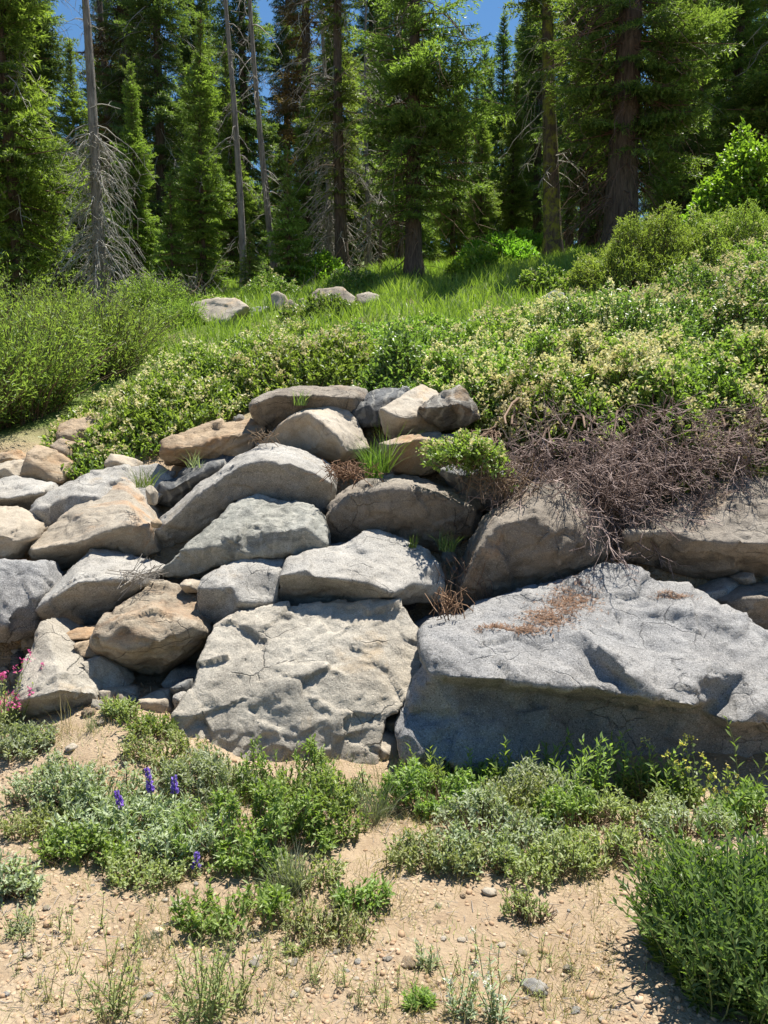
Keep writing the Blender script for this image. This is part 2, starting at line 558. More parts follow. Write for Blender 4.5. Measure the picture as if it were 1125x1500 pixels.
class Geo:
    """collects vertices, faces and the per-piece value v"""
    def __init__(s):
        s.V, s.F3, s.F4, s.A, s.n = [], [], [], [], 0

    def add(s, V, F, a):
        V = np.asarray(V).reshape(-1, 3)
        if not len(V):
            return
        (s.F3 if F.shape[1] == 3 else s.F4).append(np.asarray(F) + s.n)
        s.V.append(V)
        s.A.append(np.broadcast_to(np.asarray(a, float), (len(V),)) if np.ndim(a) == 0 else np.asarray(a))
        s.n += len(V)

    def mesh(s, name, mat, smooth=False):
        fs = []
        if s.F3:
            fs.append(np.concatenate(s.F3))
        if s.F4:
            fs.append(np.concatenate(s.F4))
        return mesh_np(name, np.concatenate(s.V), fs, mat, np.concatenate(s.A), smooth)


def unit(a):
    return a / np.maximum(np.linalg.norm(a, axis=-1, keepdims=True), 1e-9)


def leaves(g, p, d, nrm, ln, wd, v, bend=0.0, wide=0.45):
    """diamond leaves folded on the midrib, vectorised"""
    p, d = np.asarray(p, float), unit(np.asarray(d, float))
    s = unit(np.cross(d, nrm))
    nn = np.cross(s, d)
    N = len(p)
    ln = np.broadcast_to(ln, (N,))[:, None]
    wd = np.broadcast_to(wd, (N,))[:, None]
    mid = p + d * ln * wide + nn * ln * bend
    a = mid + s * wd * 0.5 + nn * wd * 0.18
    b = mid - s * wd * 0.5 + nn * wd * 0.18
    t = p + d * ln - nn * ln * bend * 0.6
    V = np.stack([p, a, t, b], 1).reshape(-1, 3)
    i = np.arange(N)[:, None] * 4
    F = np.concatenate([i + np.array([[0, 1, 2]]), i + np.array([[0, 2, 3]])])
    g.add(V, F, np.repeat(np.broadcast_to(v, (N,)), 4))


def tris(g, p, d, s, ln, wd, v):
    N = len(p)
    ln = np.broadcast_to(ln, (N,))[:, None]
    wd = np.broadcast_to(wd, (N,))[:, None]
    V = np.stack([p - s * wd / 2, p + s * wd / 2, p + d * ln], 1).reshape(-1, 3)
    F = np.arange(N * 3).reshape(N, 3)
    g.add(V, F, np.repeat(np.broadcast_to(v, (N,)), 3))


def tubes(g, paths, radii, sides, v):
    """paths (N,K,3), radii (N,K)"""
    paths = np.asarray(paths, float)
    N, K, _ = paths.shape
    radii = np.broadcast_to(radii, (N, K))
    tan = unit(np.gradient(paths, axis=1))
    ref = np.where(np.abs(tan[:, :, 2:3]) > 0.9, np.array([1.0, 0, 0]), np.array([0, 0, 1.0]))
    ref = np.broadcast_to(ref[:, :1], tan.shape)
    s = unit(np.cross(tan, ref))
    t = np.cross(s, tan)
    an = np.arange(sides) * 2 * math.pi / sides
    ring = s[:, :, None] * np.cos(an)[None, None, :, None] + t[:, :, None] * np.sin(an)[None, None, :, None]
    V = paths[:, :, None] + ring * radii[:, :, None, None]
    base = np.arange(N)[:, None, None] * K * sides
    k = np.arange(K - 1)[None, :, None] * sides
    j = np.arange(sides)[None, None, :]
    j2 = (j + 1) % sides
    F = np.stack([base + k + j, base + k + j2, base + k + sides + j2, base + k + sides + j], -1).reshape(-1, 4)
    g.add(V.reshape(-1, 3), F, np.repeat(np.broadcast_to(v, (N,)), K * sides))


def rand_dir(n, rng):
    return unit(rng.normal(size=(n, 3)))


# ------------------------------------------------------------------ ground
def make_ground():
    ys = [-60, -40, -25, -15, -9, -5, -3, -1.5, -0.5, 0.3]
    y = 0.8
    while y < 7:
        ys.append(y)
        y += 0.035
    while y < 30:
        ys.append(y)
        y *= 1.02
    while y < 700:
        ys.append(y)
        y *= 1.12
    ys = np.array(ys)
    us = np.linspace(-1, 1, 181)
    us = np.sign(us) * np.abs(us) ** 1.25
    Y, U = np.meshgrid(ys, us, indexing='ij')
    X = U * (np.abs(Y) * 1.25 + 4.5)
    Z = terr(X.ravel(), Y.ravel()).reshape(X.shape)
    V = np.stack([X, Y, Z], -1).reshape(-1, 3)
    r, c = X.shape
    i = np.arange((r - 1) * c).reshape(r - 1, c)[:, :-1]
    F = np.stack([i, i + 1, i + 1 + c, i + c], -1).reshape(-1, 4)
    me = mesh_np('ground', V, F, 'ground_soil', smooth=True)
    a = me.attributes.new('grass', 'FLOAT', 'POINT')
    a.data.foreach_set('value', np.clip((V[:, 1] - 6.3) / 0.8, 0, 1).astype(np.float32))
    link('ground', me, kind='structure')


make_ground()

# ------------------------------------------------------------------ rocks
CROP = {'A': (0, 600, 2.344), 'B': (220, 540, 2.163), 'C': (560, 660, 1.991), 'D': (0, 860, 1.7045),
        'E': (0, 400, 2.0018), 'F': (500, 380, 1.8), 'P': (0, 0, 1.0)}
_vox_ob = None


def shave(V, seed, cut):
    """plane fractures: flatten whatever stands past a set of random planes"""
    if cut >= 1:
        return V
    rng = np.random.default_rng(seed)
    dirs = rand_dir(26, rng)
    dirs[:, 1] = -np.abs(dirs[:, 1]) - 0.45
    dirs = unit(dirs)
    ext = V.max(0) - V.min(0)
    for d in dirs:
        pr = V @ d
        hi = np.percentile(pr, 99.8)
        lim = hi - (1 - cut) * (hi - np.percentile(pr, 0.2)) * rng.uniform(0.3, 1.3)
        V = V - d * np.maximum(0, pr - lim)[:, None]
    return V


def boulder(name, label, cat, crop, D, outline, inner=(), ridges=(), mat='granite_grey', thick=0.6, vox=0.016, chip=0.012,
            lump=0.02, group=None, seed=None, smooth=1, layer=0.0, fine=0.5, under=None, cut=1.0, ledge=(0.005, 6.0)):
    """outline: closed loop of (x, y, offset) seen from the front; inner: further points on the face; ridges: index pairs.
    The face is closed behind with a real back, remeshed finely and weathered."""
    ox, oy, sc = CROP[crop]
    pts2, pts3 = [], []
    if under is None:
        under = 0.16 if ridges else 0.03
    ylo, yhi = min(q[1] for q in outline), max(q[1] for q in outline)
    outline = [(q[0], q[1], q[2] + under * max(0.0, ((q[1] - ylo) / (yhi - ylo) - 0.55) / 0.45)) for q in outline]
    for q in list(outline) + list(inner):
        px, py = ox + q[0] / sc, oy + q[1] / sc
        pts2.append(Vector((px, -py)))
        pts3.append(at(px, py, D + q[2]))
    n = len(outline)
    P = np.array(pts3)
    edges = [(i, (i + 1) % n) for i in range(n)] + [(a, b) for a, b in ridges]
    vo, eo, fo, ov, oe, of = delaunay_2d_cdt(pts2, edges, [list(range(n))], 1, 1e-4)
    # map outputs back to inputs
    co = []
    ids = []
    for k, orig in enumerate(ov):
        if orig:
            co.append(P[orig[0]])
            ids.append(orig[0])
        else:
            w = np.array([1.0 / ((vo[k] - pts2[j]).length + 1e-3) ** 3 for j in range(len(pts2))])
            co.append((P * w[:, None]).sum(0) / w.sum())
            ids.append(-1)
    co = [np.array(c) for c in co]
    faces = [list(f) for f in fo]
    # boundary loop of the triangulation
    cnt = {}
    for f in faces:
        for a, b in zip(f, f[1:] + f[:1]):
            cnt[(a, b)] = cnt.get((a, b), 0) + 1
    bnd = {a: b for (a, b) in cnt if (b, a) not in cnt}
    loop = [next(iter(bnd))]
    while bnd[loop[-1]] != loop[0] and len(loop) <= len(bnd):
        loop.append(bnd[loop[-1]])
    C = np.mean([co[k] for k in loop], axis=0)
    ymax = max(co[k][1] for k in loop)
    back = C[1] + thick
    rings = [loop]
    for sh, t in ((-0.015, 0.18), (0.05, 0.5), (0.3, 0.85), (0.6, 1.0)):
        ring = []
        for k in loop:
            p = co[k]
            q = p + (C - p) * sh
            yb = max(back, p[1] + 0.35 * thick)
            q[1] = p[1] + (yb - p[1]) * t
            q[2] -= 0.12 * thick * t
            ring.append(len(co))
            co.append(q)
        rings.append(ring)
    cb = np.mean([co[k] for k in rings[-1]], axis=0)
    cb[1] += 0.05 * thick
    ci = len(co)
    co.append(cb)
    m = len(loop)
    for r0, r1 in zip(rings, rings[1:]):
        for i in range(m):
            j = (i + 1) % m
            faces.append([r0[j], r0[i], r1[i], r1[j]])
    for i in range(m):
        faces.append([rings[-1][(i + 1) % m], rings[-1][i], ci])
    ctr = np.mean(np.array(co), axis=0)
    me = bpy.data.meshes.new('tmp')
    me.from_pydata([tuple(c - ctr) for c in co], [], faces)
    bm = bmesh.new()
    bm.from_mesh(me)
    bmesh.ops.recalc_face_normals(bm, faces=bm.faces)
    bmesh.ops.triangulate(bm, faces=bm.faces)
    bm.to_mesh(me)
    bm.free()
    ob = bpy.data.objects.new('tmp', me)
    COL.objects.link(ob)
    md = ob.modifiers.new('r', 'REMESH')
    md.mode = 'VOXEL'
    md.voxel_size = vox * 0.85
    dg = bpy.context.evaluated_depsgraph_get()
    ev = ob.evaluated_get(dg)
    rm = bpy.data.meshes.new_from_object(ev)
    COL.objects.unlink(ob)
    bpy.data.objects.remove(ob)
    bpy.data.meshes.remove(me)
    V = np.empty(len(rm.vertices) * 3, np.float32)
    rm.vertices.foreach_get('co', V)
    V = V.reshape(-1, 3).astype(float)
    E = np.empty(len(rm.edges) * 2, np.int32)
    rm.edges.foreach_get('vertices', E)
    E = E.reshape(-1, 2)
    deg = np.bincount(E.ravel(), minlength=len(V)).astype(float)[:, None]
    for _ in range(smooth):
        acc = np.zeros_like(V)
        for k in range(3):
            acc[:, k] = np.bincount(E[:, 0], V[E[:, 1], k], len(V)) + np.bincount(E[:, 1], V[E[:, 0], k], len(V))
        V = V * 0.75 + 0.25 * acc / np.maximum(deg, 1)
    V = shave(V, hash_str(label) % 977, cut)
    rm.vertices.foreach_set('co', V.astype(np.float32).ravel())
    rm.update()
    nr = np.empty(len(V) * 3, np.float32)
    rm.vertex_normals.foreach_get('vector', nr)
    nr = nr.reshape(-1, 3)
    sd = (seed if seed is not None else abs(hash_str(label)) % 1000) * 1.37
    q = V + sd
    size = float(np.mean(V.max(0) - V.min(0)))
    dsp = 0.45 * lump * size / 0.8 * fbm(q * 2.3 / max(size, 0.3), 3)
    # broken faces: tilted facets at two sizes, bent by a little noise, then grain
    qa = np.stack([q[:, 0] + q[:, 2] * 0.35, q[:, 1], q[:, 2] * (1.0 + layer) - q[:, 0] * 0.3], 1)
    k = min(1.0, size / 0.6)
    qa = qa + 0.022 * k * np.stack([fbm(q * 5 / k, 3), fbm(q * 5 / k + 9, 3), fbm(q * 5 / k + 31, 3)], 1)
    dsp += k * chip * (1.45 * facets(qa, 0.26 * k, 11) + fine * facets(qa, 0.09 * k, 29))
    # flake lips: each layer thickens downwards, then steps back under a sharp edge
    u = -q[:, 2] * ledge[1] / k + 0.35 * q[:, 0] * ledge[1] / k + 1.5 * fbm(q * 2.4 / k, 3) + 0.35 * fbm(q * 9 / k, 2)
    fr = u - np.floor(u)
    on = np.clip(0.35 + 2.0 * fbm(q * 1.9 / k + 51, 2), 0, 1)
    dsp += k * ledge[0] * on * (np.minimum(fr / 0.9, (1 - fr) / 0.1) ** 1.3)
    dsp += k * 0.0055 * fbm(q * 17 / k, 4, 0.62)
    V = V + nr * dsp[:, None]
    rm.vertices.foreach_set('co', V.astype(np.float32).ravel())
    rm.polygons.foreach_set('use_smooth', np.ones(len(rm.polygons), bool))
    rm.update()
    ob = bpy.data.objects.new('tmp', rm)
    COL.objects.link(ob)
    md = ob.modifiers.new('d', 'DECIMATE')
    md.ratio = 0.34
    m2 = bpy.data.meshes.new_from_object(ob.evaluated_get(bpy.context.evaluated_depsgraph_get()))
    COL.objects.unlink(ob)
    bpy.data.objects.remove(ob)
    bpy.data.meshes.remove(rm)
    rm = m2
    rm.materials.clear()
    rm.materials.append(MATS[mat])
    rm.name = name
    return link(name, rm, None, ctr, label, cat, group)


def hash_str(s):
    h = 0
    for ch in s:
        h = (h * 31 + ord(ch)) % 1000003
    return h


ROCKS = 'boulders stacked in the slope'
# big blue-grey boulder at the foot of the wall
boulder('boulder', 'huge blue-grey granite boulder with brown needle litter on its top', 'boulder', 'C', 3.6, [
    (118, 570, 0.12), (130, 540, 0.22), (245, 500, 0.45), (285, 450, 0.62), (380, 415, 0.75), (560, 372, 0.9), (650, 335, 1.0), (690, 330, 1.0),
    (745, 340, 0.92), (800, 382, 0.85), (930, 402, 0.8), (1000, 450, 0.68), (1125, 525, 0.55), (1300, 600, 0.55), (1330, 760, 0.3),
    (1320, 980, 0.3), (1000, 985, 0.22), (700, 985, 0.22), (400, 985, -0.08), (150, 970, -0.2), (60, 915, -0.16), (50, 840, -0.06), (75, 760, 0.1),
    (85, 692, 0.2), (140, 662, 0.02), (120, 620, 0.02)], [
    (300, 536, 0.25), (420, 541, 0.24), (520, 547, 0.22), (583, 530, 0.2),                    # 26-29 top ridge
    (260, 662, -0.08), (380, 672, -0.1), (510, 692, -0.1), (600, 690, -0.08), (700, 712, -0.1), (785, 716, -0.16),   # 30-35 ledge lip
    (680, 600, -0.02), (755, 668, -0.13),                                                         # 36,37 ridge of the right plane
    (572, 572, 0.17), (640, 640, 0.065), (715, 695, -0.05),                                      # 38-40 recess beside it
    (260, 690, 0.14), (380, 700, 0.18), (510, 722, 0.22), (700, 745, 0.24), (800, 760, 0.22),   # 41-45 undercut
    (915, 668, 0.0), (918, 748, -0.15), (925, 760, 0.16), (1015, 796, -0.06), (1125, 785, -0.16), (1300, 800, 0.0),  # 46-51
    (1015, 830, 0.2), (1125, 820, 0.18), (985, 720, 0.14),                                     # 52-54
    (720, 490, 0.52), (840, 462, 0.55), (950, 470, 0.52), (1050, 540, 0.47), (840, 505, 0.52), (930, 545, 0.42),  # 55-60 scoop
    (240, 790, 0.03), (330, 830, 0.0), (390, 890, -0.01), (600, 850, 0.25), (850, 880, 0.25), (1000, 900, 0.24),  # 61-66
    (800, 600, 0.2), (1050, 650, 0.16), (690, 440, 0.66), (560, 450, 0.6), (900, 430, 0.7)],
    [(1, 26), (26, 27), (27, 28), (28, 29), (24, 30), (30, 31), (31, 32), (32, 33), (33, 34), (34, 35), (29, 36), (36, 37), (37, 35), (29, 38), (38, 39), (39, 40), (40, 34),
     (41, 42), (42, 43), (43, 44), (44, 45), (35, 47), (46, 47), (46, 54), (54, 49), (49, 50), (50, 51), (52, 53), (55, 56), (56, 57), (57, 58), (59, 60)],
    'granite_blue', 1.0, 0.0165, 0.015, 0.010, fine=0.7, under=0.0, cut=0.992, ledge=(0.01, 5))
boulder('boulder', 'broad pale rough slab leaning back with scalloped flakes and orange stain', 'boulder', 'D', 3.6, [
    (428, 330, 0.12), (470, 250, 0.25), (505, 160, 0.45), (530, 100, 0.58), (600, 65, 0.68), (700, 50, 0.72), (850, 40, 0.74), (1010, 45, 0.72), (1045, 100, 0.62),
    (1052, 200, 0.42), (1030, 262, 0.28), (1008, 295, 0.2), (962, 335, 0.14), (952, 380, 0.08), (930, 470, 0.0), (800, 475, -0.03), (680, 470, -0.02), (560, 440, 0.0), (470, 400, 0.05)], [
    (560, 210, 0.33), (650, 222, 0.28), (520, 275, 0.23), (600, 290, 0.18), (690, 250, 0.22), (800, 200, 0.3), (940, 230, 0.27), (640, 350, 0.12), (750, 360, 0.08), (880, 330, 0.13), (720, 120, 0.52), (900, 110, 0.55)],
    [], 'granite_pale', 0.7, 0.0115, 0.02, 0.012, layer=0.6, fine=0.28, ledge=(0.012, 6.0))
boulder('boulder', 'grey granite boulder with a peaked lit top lying on the pale slab', 'boulder', 'B', 4.3, [
    (400, 742, 0.12), (405, 655, 0.02), (430, 603, 0.22), (520, 573, 0.32), (610, 558, 0.42), (680, 511, 0.52), (720, 511, 0.55), (800, 543, 0.5), (880, 578, 0.42),
    (912, 620, 0.32), (932, 690, 0.22), (928, 740, 0.22), (800, 752, 0.16), (600, 752, 0.14), (450, 752, 0.14)], [
    (500, 632, 0.02), (520, 660, 0.0), (600, 666, -0.01), (700, 682, -0.02), (765, 712, -0.02), (830, 682, 0.1), (700, 600, 0.25), (860, 640, 0.24)],
    [(1, 15), (15, 16), (16, 17), (17, 18), (18, 19), (19, 20), (20, 10)], 'granite_grey', 0.75, 0.014, 0.011, 0.015)
boulder('boulder', 'smaller smooth grey boulder with a blunt wedge face beside the peaked one', 'boulder', 'B', 4.3, [
    (146, 772, 0.02), (149, 700, 0.06), (160, 664, 0.12), (250, 620, 0.28), (370, 584, 0.42), (430, 604, 0.35), (412, 650, 0.2), (398, 742, 0.06), (388, 757, 0.06), (300, 782, 0.0), (215, 814, 0.0), (168, 797, 0.0)], [
    (260, 690, 0.07), (330, 640, 0.2), (290, 740, 0.0)], [(3, 12), (12, 14)], 'granite_grey', 0.6, 0.014, 0.009, 0.02)
boulder('boulder', 'grey-green weathered boulder wedged under the long slanting one', 'boulder', 'B', 4.5, [
    (18, 646, 0.08), (90, 584, 0.15), (180, 508, 0.3), (250, 428, 0.5), (340, 398, 0.6), (420, 419, 0.58), (500, 429, 0.52), (545, 464, 0.4), (558, 560, 0.2), (480, 592, 0.14),
    (430, 602, 0.1), (330, 596, 0.05), (200, 634, 0.06), (120, 666, 0.06), (50, 663, 0.06)], [
    (425, 512, 0.12), (490, 500, 0.16), (200, 562, 0.12), (310, 520, 0.15), (330, 450, 0.36), (440, 585, 0.12)], [(15, 16), (16, 7), (15, 20)], 'granite_green', 0.75, 0.014, 0.014, 0.02, ledge=(0.015, 6))
boulder('boulder', 'long slanting grey boulder with bright top edge and dark underside', 'boulder', 'B', 5.1, [
    (2, 526, 0.06), (35, 468, 0.1), (150, 366, 0.25), (260, 288, 0.38), (340, 238, 0.48), (400, 233, 0.52), (480, 253, 0.48), (560, 300, 0.35), (587, 342, 0.2), (578, 400, 0.15),
    (556, 465, 0.16), (440, 425, 0.14), (330, 405, 0.14), (260, 420, 0.13), (190, 494, 0.12), (60, 574, 0.1), (10, 548, 0.06)], [
    (42, 500, 0.0), (150, 402, 0.0), (280, 310, 0.02), (350, 293, 0.0), (450, 302, 0.0), (530, 336, 0.02), (572, 368, 0.06)],
    [(0, 17), (17, 18), (18, 19), (19, 20), (20, 21), (21, 22), (22, 23), (23, 8)], 'granite_grey', 0.7, 0.014, 0.010, 0.012)
boulder('boulder', 'cream triangular boulder peaking above the long slanting one', 'boulder', 'B', 5.55, [
    (335, 244, 0.2), (388, 194, 0.22), (436, 150, 0.3), (500, 116, 0.45), (600, 118, 0.5), (640, 148, 0.46), (672, 200, 0.38), (694, 255, 0.25), (650, 282, 0.18), (590, 295, 0.12), (480, 270, 0.2), (400, 250, 0.22)], [
    (440, 158, 0.22), (505, 142, 0.12), (545, 172, 0.05), (590, 215, 0.0), (618, 262, 0.02), (600, 160, 0.28)],
    [(2, 13), (13, 14), (14, 15), (15, 16), (16, 8)], 'granite_cream', 0.6, 0.015, 0.009, 0.015)
boulder('boulder', 'long flat-topped brown boulder at the shrub edge behind the cream one', 'boulder', 'B', 5.8, [
    (313, 122, 0.12), (324, 99, 0.16), (380, 73, 0.3), (470, 57, 0.42), (600, 53, 0.5), (685, 60, 0.52), (692, 95, 0.35), (650, 140, 0.25), (600, 150, 0.22), (500, 150, 0.18), (440, 170, 0.18), (392, 205, 0.16), (360, 190, 0.14), (320, 148, 0.12)], [
    (330, 112, 0.02), (400, 84, 0.04), (520, 84, 0.08), (640, 92, 0.16)], [(14, 15), (15, 16), (16, 17)], 'granite_brown', 0.6, 0.018, 0.010, 0.015)
boulder('boulder', 'cracked orange-tan boulder below the leafy slope', 'boulder', 'B', 5.62, [
    (33, 262, 0.03), (40, 234, 0.1), (120, 194, 0.28), (230, 164, 0.42), (340, 160, 0.48), (368, 186, 0.4), (335, 235, 0.25), (290, 290, 0.1), (200, 285, 0.05), (100, 302, 0.04), (48, 294, 0.03)], [
    (60, 258, 0.0), (150, 243, 0.03), (250, 212, 0.14), (300, 205, 0.22)], [(11, 12), (12, 13)], 'granite_orange', 0.6, 0.016, 0.018, 0.02, layer=1.2, ledge=(0.025, 9))
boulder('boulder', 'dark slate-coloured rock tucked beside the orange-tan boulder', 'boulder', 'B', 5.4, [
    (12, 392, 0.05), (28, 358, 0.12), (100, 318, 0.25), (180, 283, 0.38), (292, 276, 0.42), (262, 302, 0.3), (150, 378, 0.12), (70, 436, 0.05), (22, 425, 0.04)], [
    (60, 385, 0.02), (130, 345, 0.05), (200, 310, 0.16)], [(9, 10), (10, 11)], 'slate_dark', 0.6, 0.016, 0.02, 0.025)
boulder('boulder', 'tan wedge boulder with a rust stripe down its sloping top', 'boulder', 'A', 4.9, [
    (93, 494, 0.08), (108, 455, 0.1), (230, 348, 0.38), (330, 283, 0.55), (400, 238, 0.66), (440, 236, 0.68), (500, 318, 0.5), (533, 390, 0.3), (545, 485, 0.22), (500, 506, 0.18), (400, 500, 0.12), (320, 510, 0.1), (210, 552, 0.08), (108, 520, 0.08)], [
    (108, 482, -0.01), (300, 447, -0.02), (330, 430, 0.0), (405, 405, 0.03), (440, 397, 0.06), (490, 402, 0.16), (430, 300, 0.42), (280, 370, 0.2)],
    [(0, 14), (14, 15), (15, 16), (16, 17), (17, 18), (18, 19), (19, 7), (5, 20), (20, 17)], 'granite_stripe', 0.7, 0.014, 0.008, 0.012)
boulder('boulder', 'light grey boulder partly hidden behind the rust-striped wedge', 'boulder', 'A', 5.2, [
    (103, 347, 0.05), (118, 314, 0.12), (200, 268, 0.3), (310, 213, 0.45), (440, 188, 0.55), (540, 183, 0.58), (590, 212, 0.5), (560, 290, 0.3), (500, 330, 0.2), (400, 330, 0.15), (300, 380, 0.1), (180, 430, 0.06), (110, 390, 0.05)], [
    (140, 345, 0.0), (240, 290, 0.14), (400, 230, 0.35), (330, 300, 0.12)], [], 'granite_grey', 0.6, 0.016, 0.012, 0.02)
boulder('boulder', 'grey boulder with a warm overhanging underside below the striped wedge', 'boulder', 'A', 4.42, [
    (112, 720, 0.12), (158, 628, 0.18), (250, 528, 0.4), (310, 480, 0.55), (380, 488, 0.58), (520, 523, 0.52), (552, 546, 0.45), (505, 605, 0.2), (395, 668, 0.16), (335, 730, 0.14), (250, 755, 0.14), (150, 745, 0.14)], [
    (130, 680, 0.0), (270, 591, -0.02), (400, 582, 0.02), (520, 557, 0.26), (310, 560, 0.12)], [(0, 12), (12, 13), (13, 14), (14, 15), (15, 6)], 'granite_grey', 0.7, 0.014, 0.010, 0.015)
boulder('boulder', 'rounded tan boulder with rusty broken pockets perched over a dark hollow', 'boulder', 'A', 4.05, [
    (316, 804, 0.12), (348, 738, 0.16), (420, 658, 0.36), (520, 590, 0.55), (600, 608, 0.55), (682, 640, 0.48), (690, 700, 0.35), (712, 762, 0.28), (655, 835, 0.24), (552, 914, 0.18), (480, 910, 0.14), (400, 872, 0.12), (328, 834, 0.12)], [
    (335, 790, 0.06), (430, 740, 0.05), (530, 690, 0.15), (600, 685, 0.28), (560, 720, 0.1), (660, 745, 0.08), (600, 772, 0.02), (545, 800, 0.0), (630, 790, 0.1), (580, 850, 0.12), (450, 830, 0.02)],
    [(13, 14), (14, 15), (17, 18), (18, 19), (19, 20), (20, 21)], 'granite_rust', 0.65, 0.013, 0.018, 0.02, ledge=(0.02, 7))
boulder('boulder', 'blue-grey boulder with a flat fractured face above the pink flowers', 'boulder', 'A', 4.3, [
    (-130, 530, 0.35), (0, 518, 0.38), (60, 520, 0.38), (132, 530, 0.34), (152, 622, 0.22), (132, 702, 0.14), (118, 765, 0.1), (60, 796, 0.06), (10, 790, 0.05), (-130, 800, 0.05)], [
    (60, 680, 0.08), (20, 740, 0.03), (70, 600, 0.2), (30, 760, 0.12)], [(10, 11)], 'granite_blue', 0.6, 0.015, 0.014, 0.015)
boulder('boulder', 'pale pointed boulder at the low end of the wall with shaded foot', 'boulder', 'A', 3.78, [
    (25, 1035, 0.1), (85, 850, 0.3), (138, 730, 0.46), (165, 718, 0.5), (200, 748, 0.48), (260, 838, 0.36), (335, 950, 0.2), (345, 1000, 0.16), (338, 1075, 0.14), (250, 1100, 0.1), (180, 1110, 0.1), (60, 1085, 0.1)], [
    (60, 1000, 0.03), (130, 985, -0.01), (210, 962, 0.0), (325, 975, 0.1), (190, 850, 0.22), (150, 930, 0.1)], [(0, 12), (12, 13), (13, 14), (14, 15), (3, 16), (16, 14)], 'granite_pale', 0.7, 0.014, 0.012, 0.015)
boulder('boulder', 'cracked cream boulder beside the blue-grey fractured one', 'boulder', 'A', 4.85, [
    (-120, 345, 0.3), (40, 333, 0.36), (100, 363, 0.32), (137, 405, 0.24), (112, 442, 0.14), (50, 494, 0.1), (0, 520, 0.08), (-120, 515, 0.08)], [(60, 400, 0.14), (0, 430, 0.04), (60, 450, 0.06)], [], 'granite_cream', 0.5, 0.015, 0.016, 0.02, layer=1.4, ledge=(0.025, 9))
boulder('boulder', 'flat grey boulder with shaded lip uphill of the cracked cream one', 'boulder', 'A', 5.35, [
    (-120, 255, 0.35), (50, 228, 0.42), (180, 246, 0.42), (160, 290, 0.2), (115, 338, 0.15), (92, 362, 0.14), (40, 345, 0.12), (-120, 340, 0.12)], [(20, 305, 0.0), (150, 284, 0.06), (-60, 300, 0.0)], [(10, 8), (8, 9)], 'granite_grey', 0.5, 0.016, 0.012, 0.015)
boulder('rock', 'orange-stained split rock above the flat grey boulder', 'rock', 'A', 5.75, [
    (88, 152, 0.12), (120, 123, 0.25), (200, 148, 0.3), (245, 182, 0.28), (205, 245, 0.1), (110, 250, 0.04), (60, 235, 0.05)], [(120, 190, 0.06)], [], 'granite_orange', 0.4, 0.015, 0.018, 0.02)
boulder('rock', 'cream rock among rubble beside the orange-stained split one', 'rock', 'A', 5.8, [
    (-60, 205, 0.15), (20, 175, 0.2), (80, 170, 0.22), (98, 185, 0.18), (60, 235, 0.05), (-60, 245, 0.05)], [(20, 200, 0.05)], [], 'granite_cream', 0.4, 0.015, 0.016, 0.02)
boulder('rock', 'small orange-brown rock touching the willow foliage', 'rock', 'A', 6.1, [
    (-50, 160, 0.1), (0, 150, 0.15), (60, 138, 0.2), (92, 160, 0.15), (80, 178, 0.08), (0, 182, 0.05), (-50, 190, 0.05)], [(30, 165, 0.03)], [], 'granite_orange', 0.4, 0.016, 0.016, 0.02)
boulder('boulder', 'tan boulder showing between the willow and the leafy slope', 'boulder', 'A', 6.25, [
    (188, 85, 0.05), (208, 45, 0.18), (270, 28, 0.28), (345, 8, 0.4), (365, 90, 0.3), (300, 130, 0.12), (270, 165, 0.06), (200, 130, 0.04)], [(240, 90, 0.06), (290, 65, 0.16)], [], 'granite_orange', 0.5, 0.017, 0.016, 0.02)
boulder('rock', 'pinkish tan rock below the willow and beside the orange split one', 'rock', 'A', 6.05, [
    (165, 125, 0.1), (205, 95, 0.2), (262, 110, 0.25), (320, 150, 0.2), (240, 195, 0.08), (205, 160, 0.06)], [(220, 140, 0.06)], [], 'granite_tan', 0.4, 0.016, 0.014, 0.02)
boulder('boulder', 'broad rounded brown boulder above the peaked grey one', 'boulder', 'B', 4.9, [
    (548, 472, 0.12), (573, 420, 0.2), (618, 374, 0.32), (700, 346, 0.45), (800, 340, 0.5), (900, 358, 0.5), (992, 383, 0.45), (1045, 430, 0.36), (1055, 485, 0.3), (1010, 540, 0.2), (930, 580, 0.16), (860, 580, 0.12), (760, 570, 0.1), (680, 570, 0.1), (620, 590, 0.1), (578, 575, 0.12), (556, 525, 0.12)], [
    (590, 440, 0.06), (640, 400, 0.02), (760, 380, 0.0), (900, 396, 0.04), (1010, 440, 0.14), (750, 460, 0.03), (900, 480, 0.08), (640, 500, 0.06)], [(17, 18), (18, 19), (19, 20), (20, 21)], 'granite_brown', 0.75, 0.015, 0.02, 0.02)
boulder('boulder', 'light block with a bright tilted top near the glossy shrub', 'boulder', 'B', 5.6, [
    (728, 127, 0.08), (788, 94, 0.25), (858, 46, 0.48), (912, 68, 0.48), (930, 110, 0.3), (940, 190, 0.15), (912, 206, 0.1), (760, 222, 0.08), (742, 190, 0.06)], [(800, 157, 0.0), (860, 128, 0.12), (890, 150, 0.12)], [(0, 9), (9, 10), (10, 3)], 'granite_cream', 0.55, 0.015, 0.008, 0.012)
boulder('rock', 'black and white marbled rock leaning on the light tilted block', 'rock', 'B', 5.45, [
    (853, 127, 0.12), (900, 88, 0.2), (982, 53, 0.36), (1012, 95, 0.3), (1044, 152, 0.2), (1000, 172, 0.12), (930, 190, 0.08), (878, 155, 0.08)], [(920, 120, 0.02), (980, 110, 0.1)], [(8, 9)], 'slate_marbled', 0.45, 0.013, 0.022, 0.025)
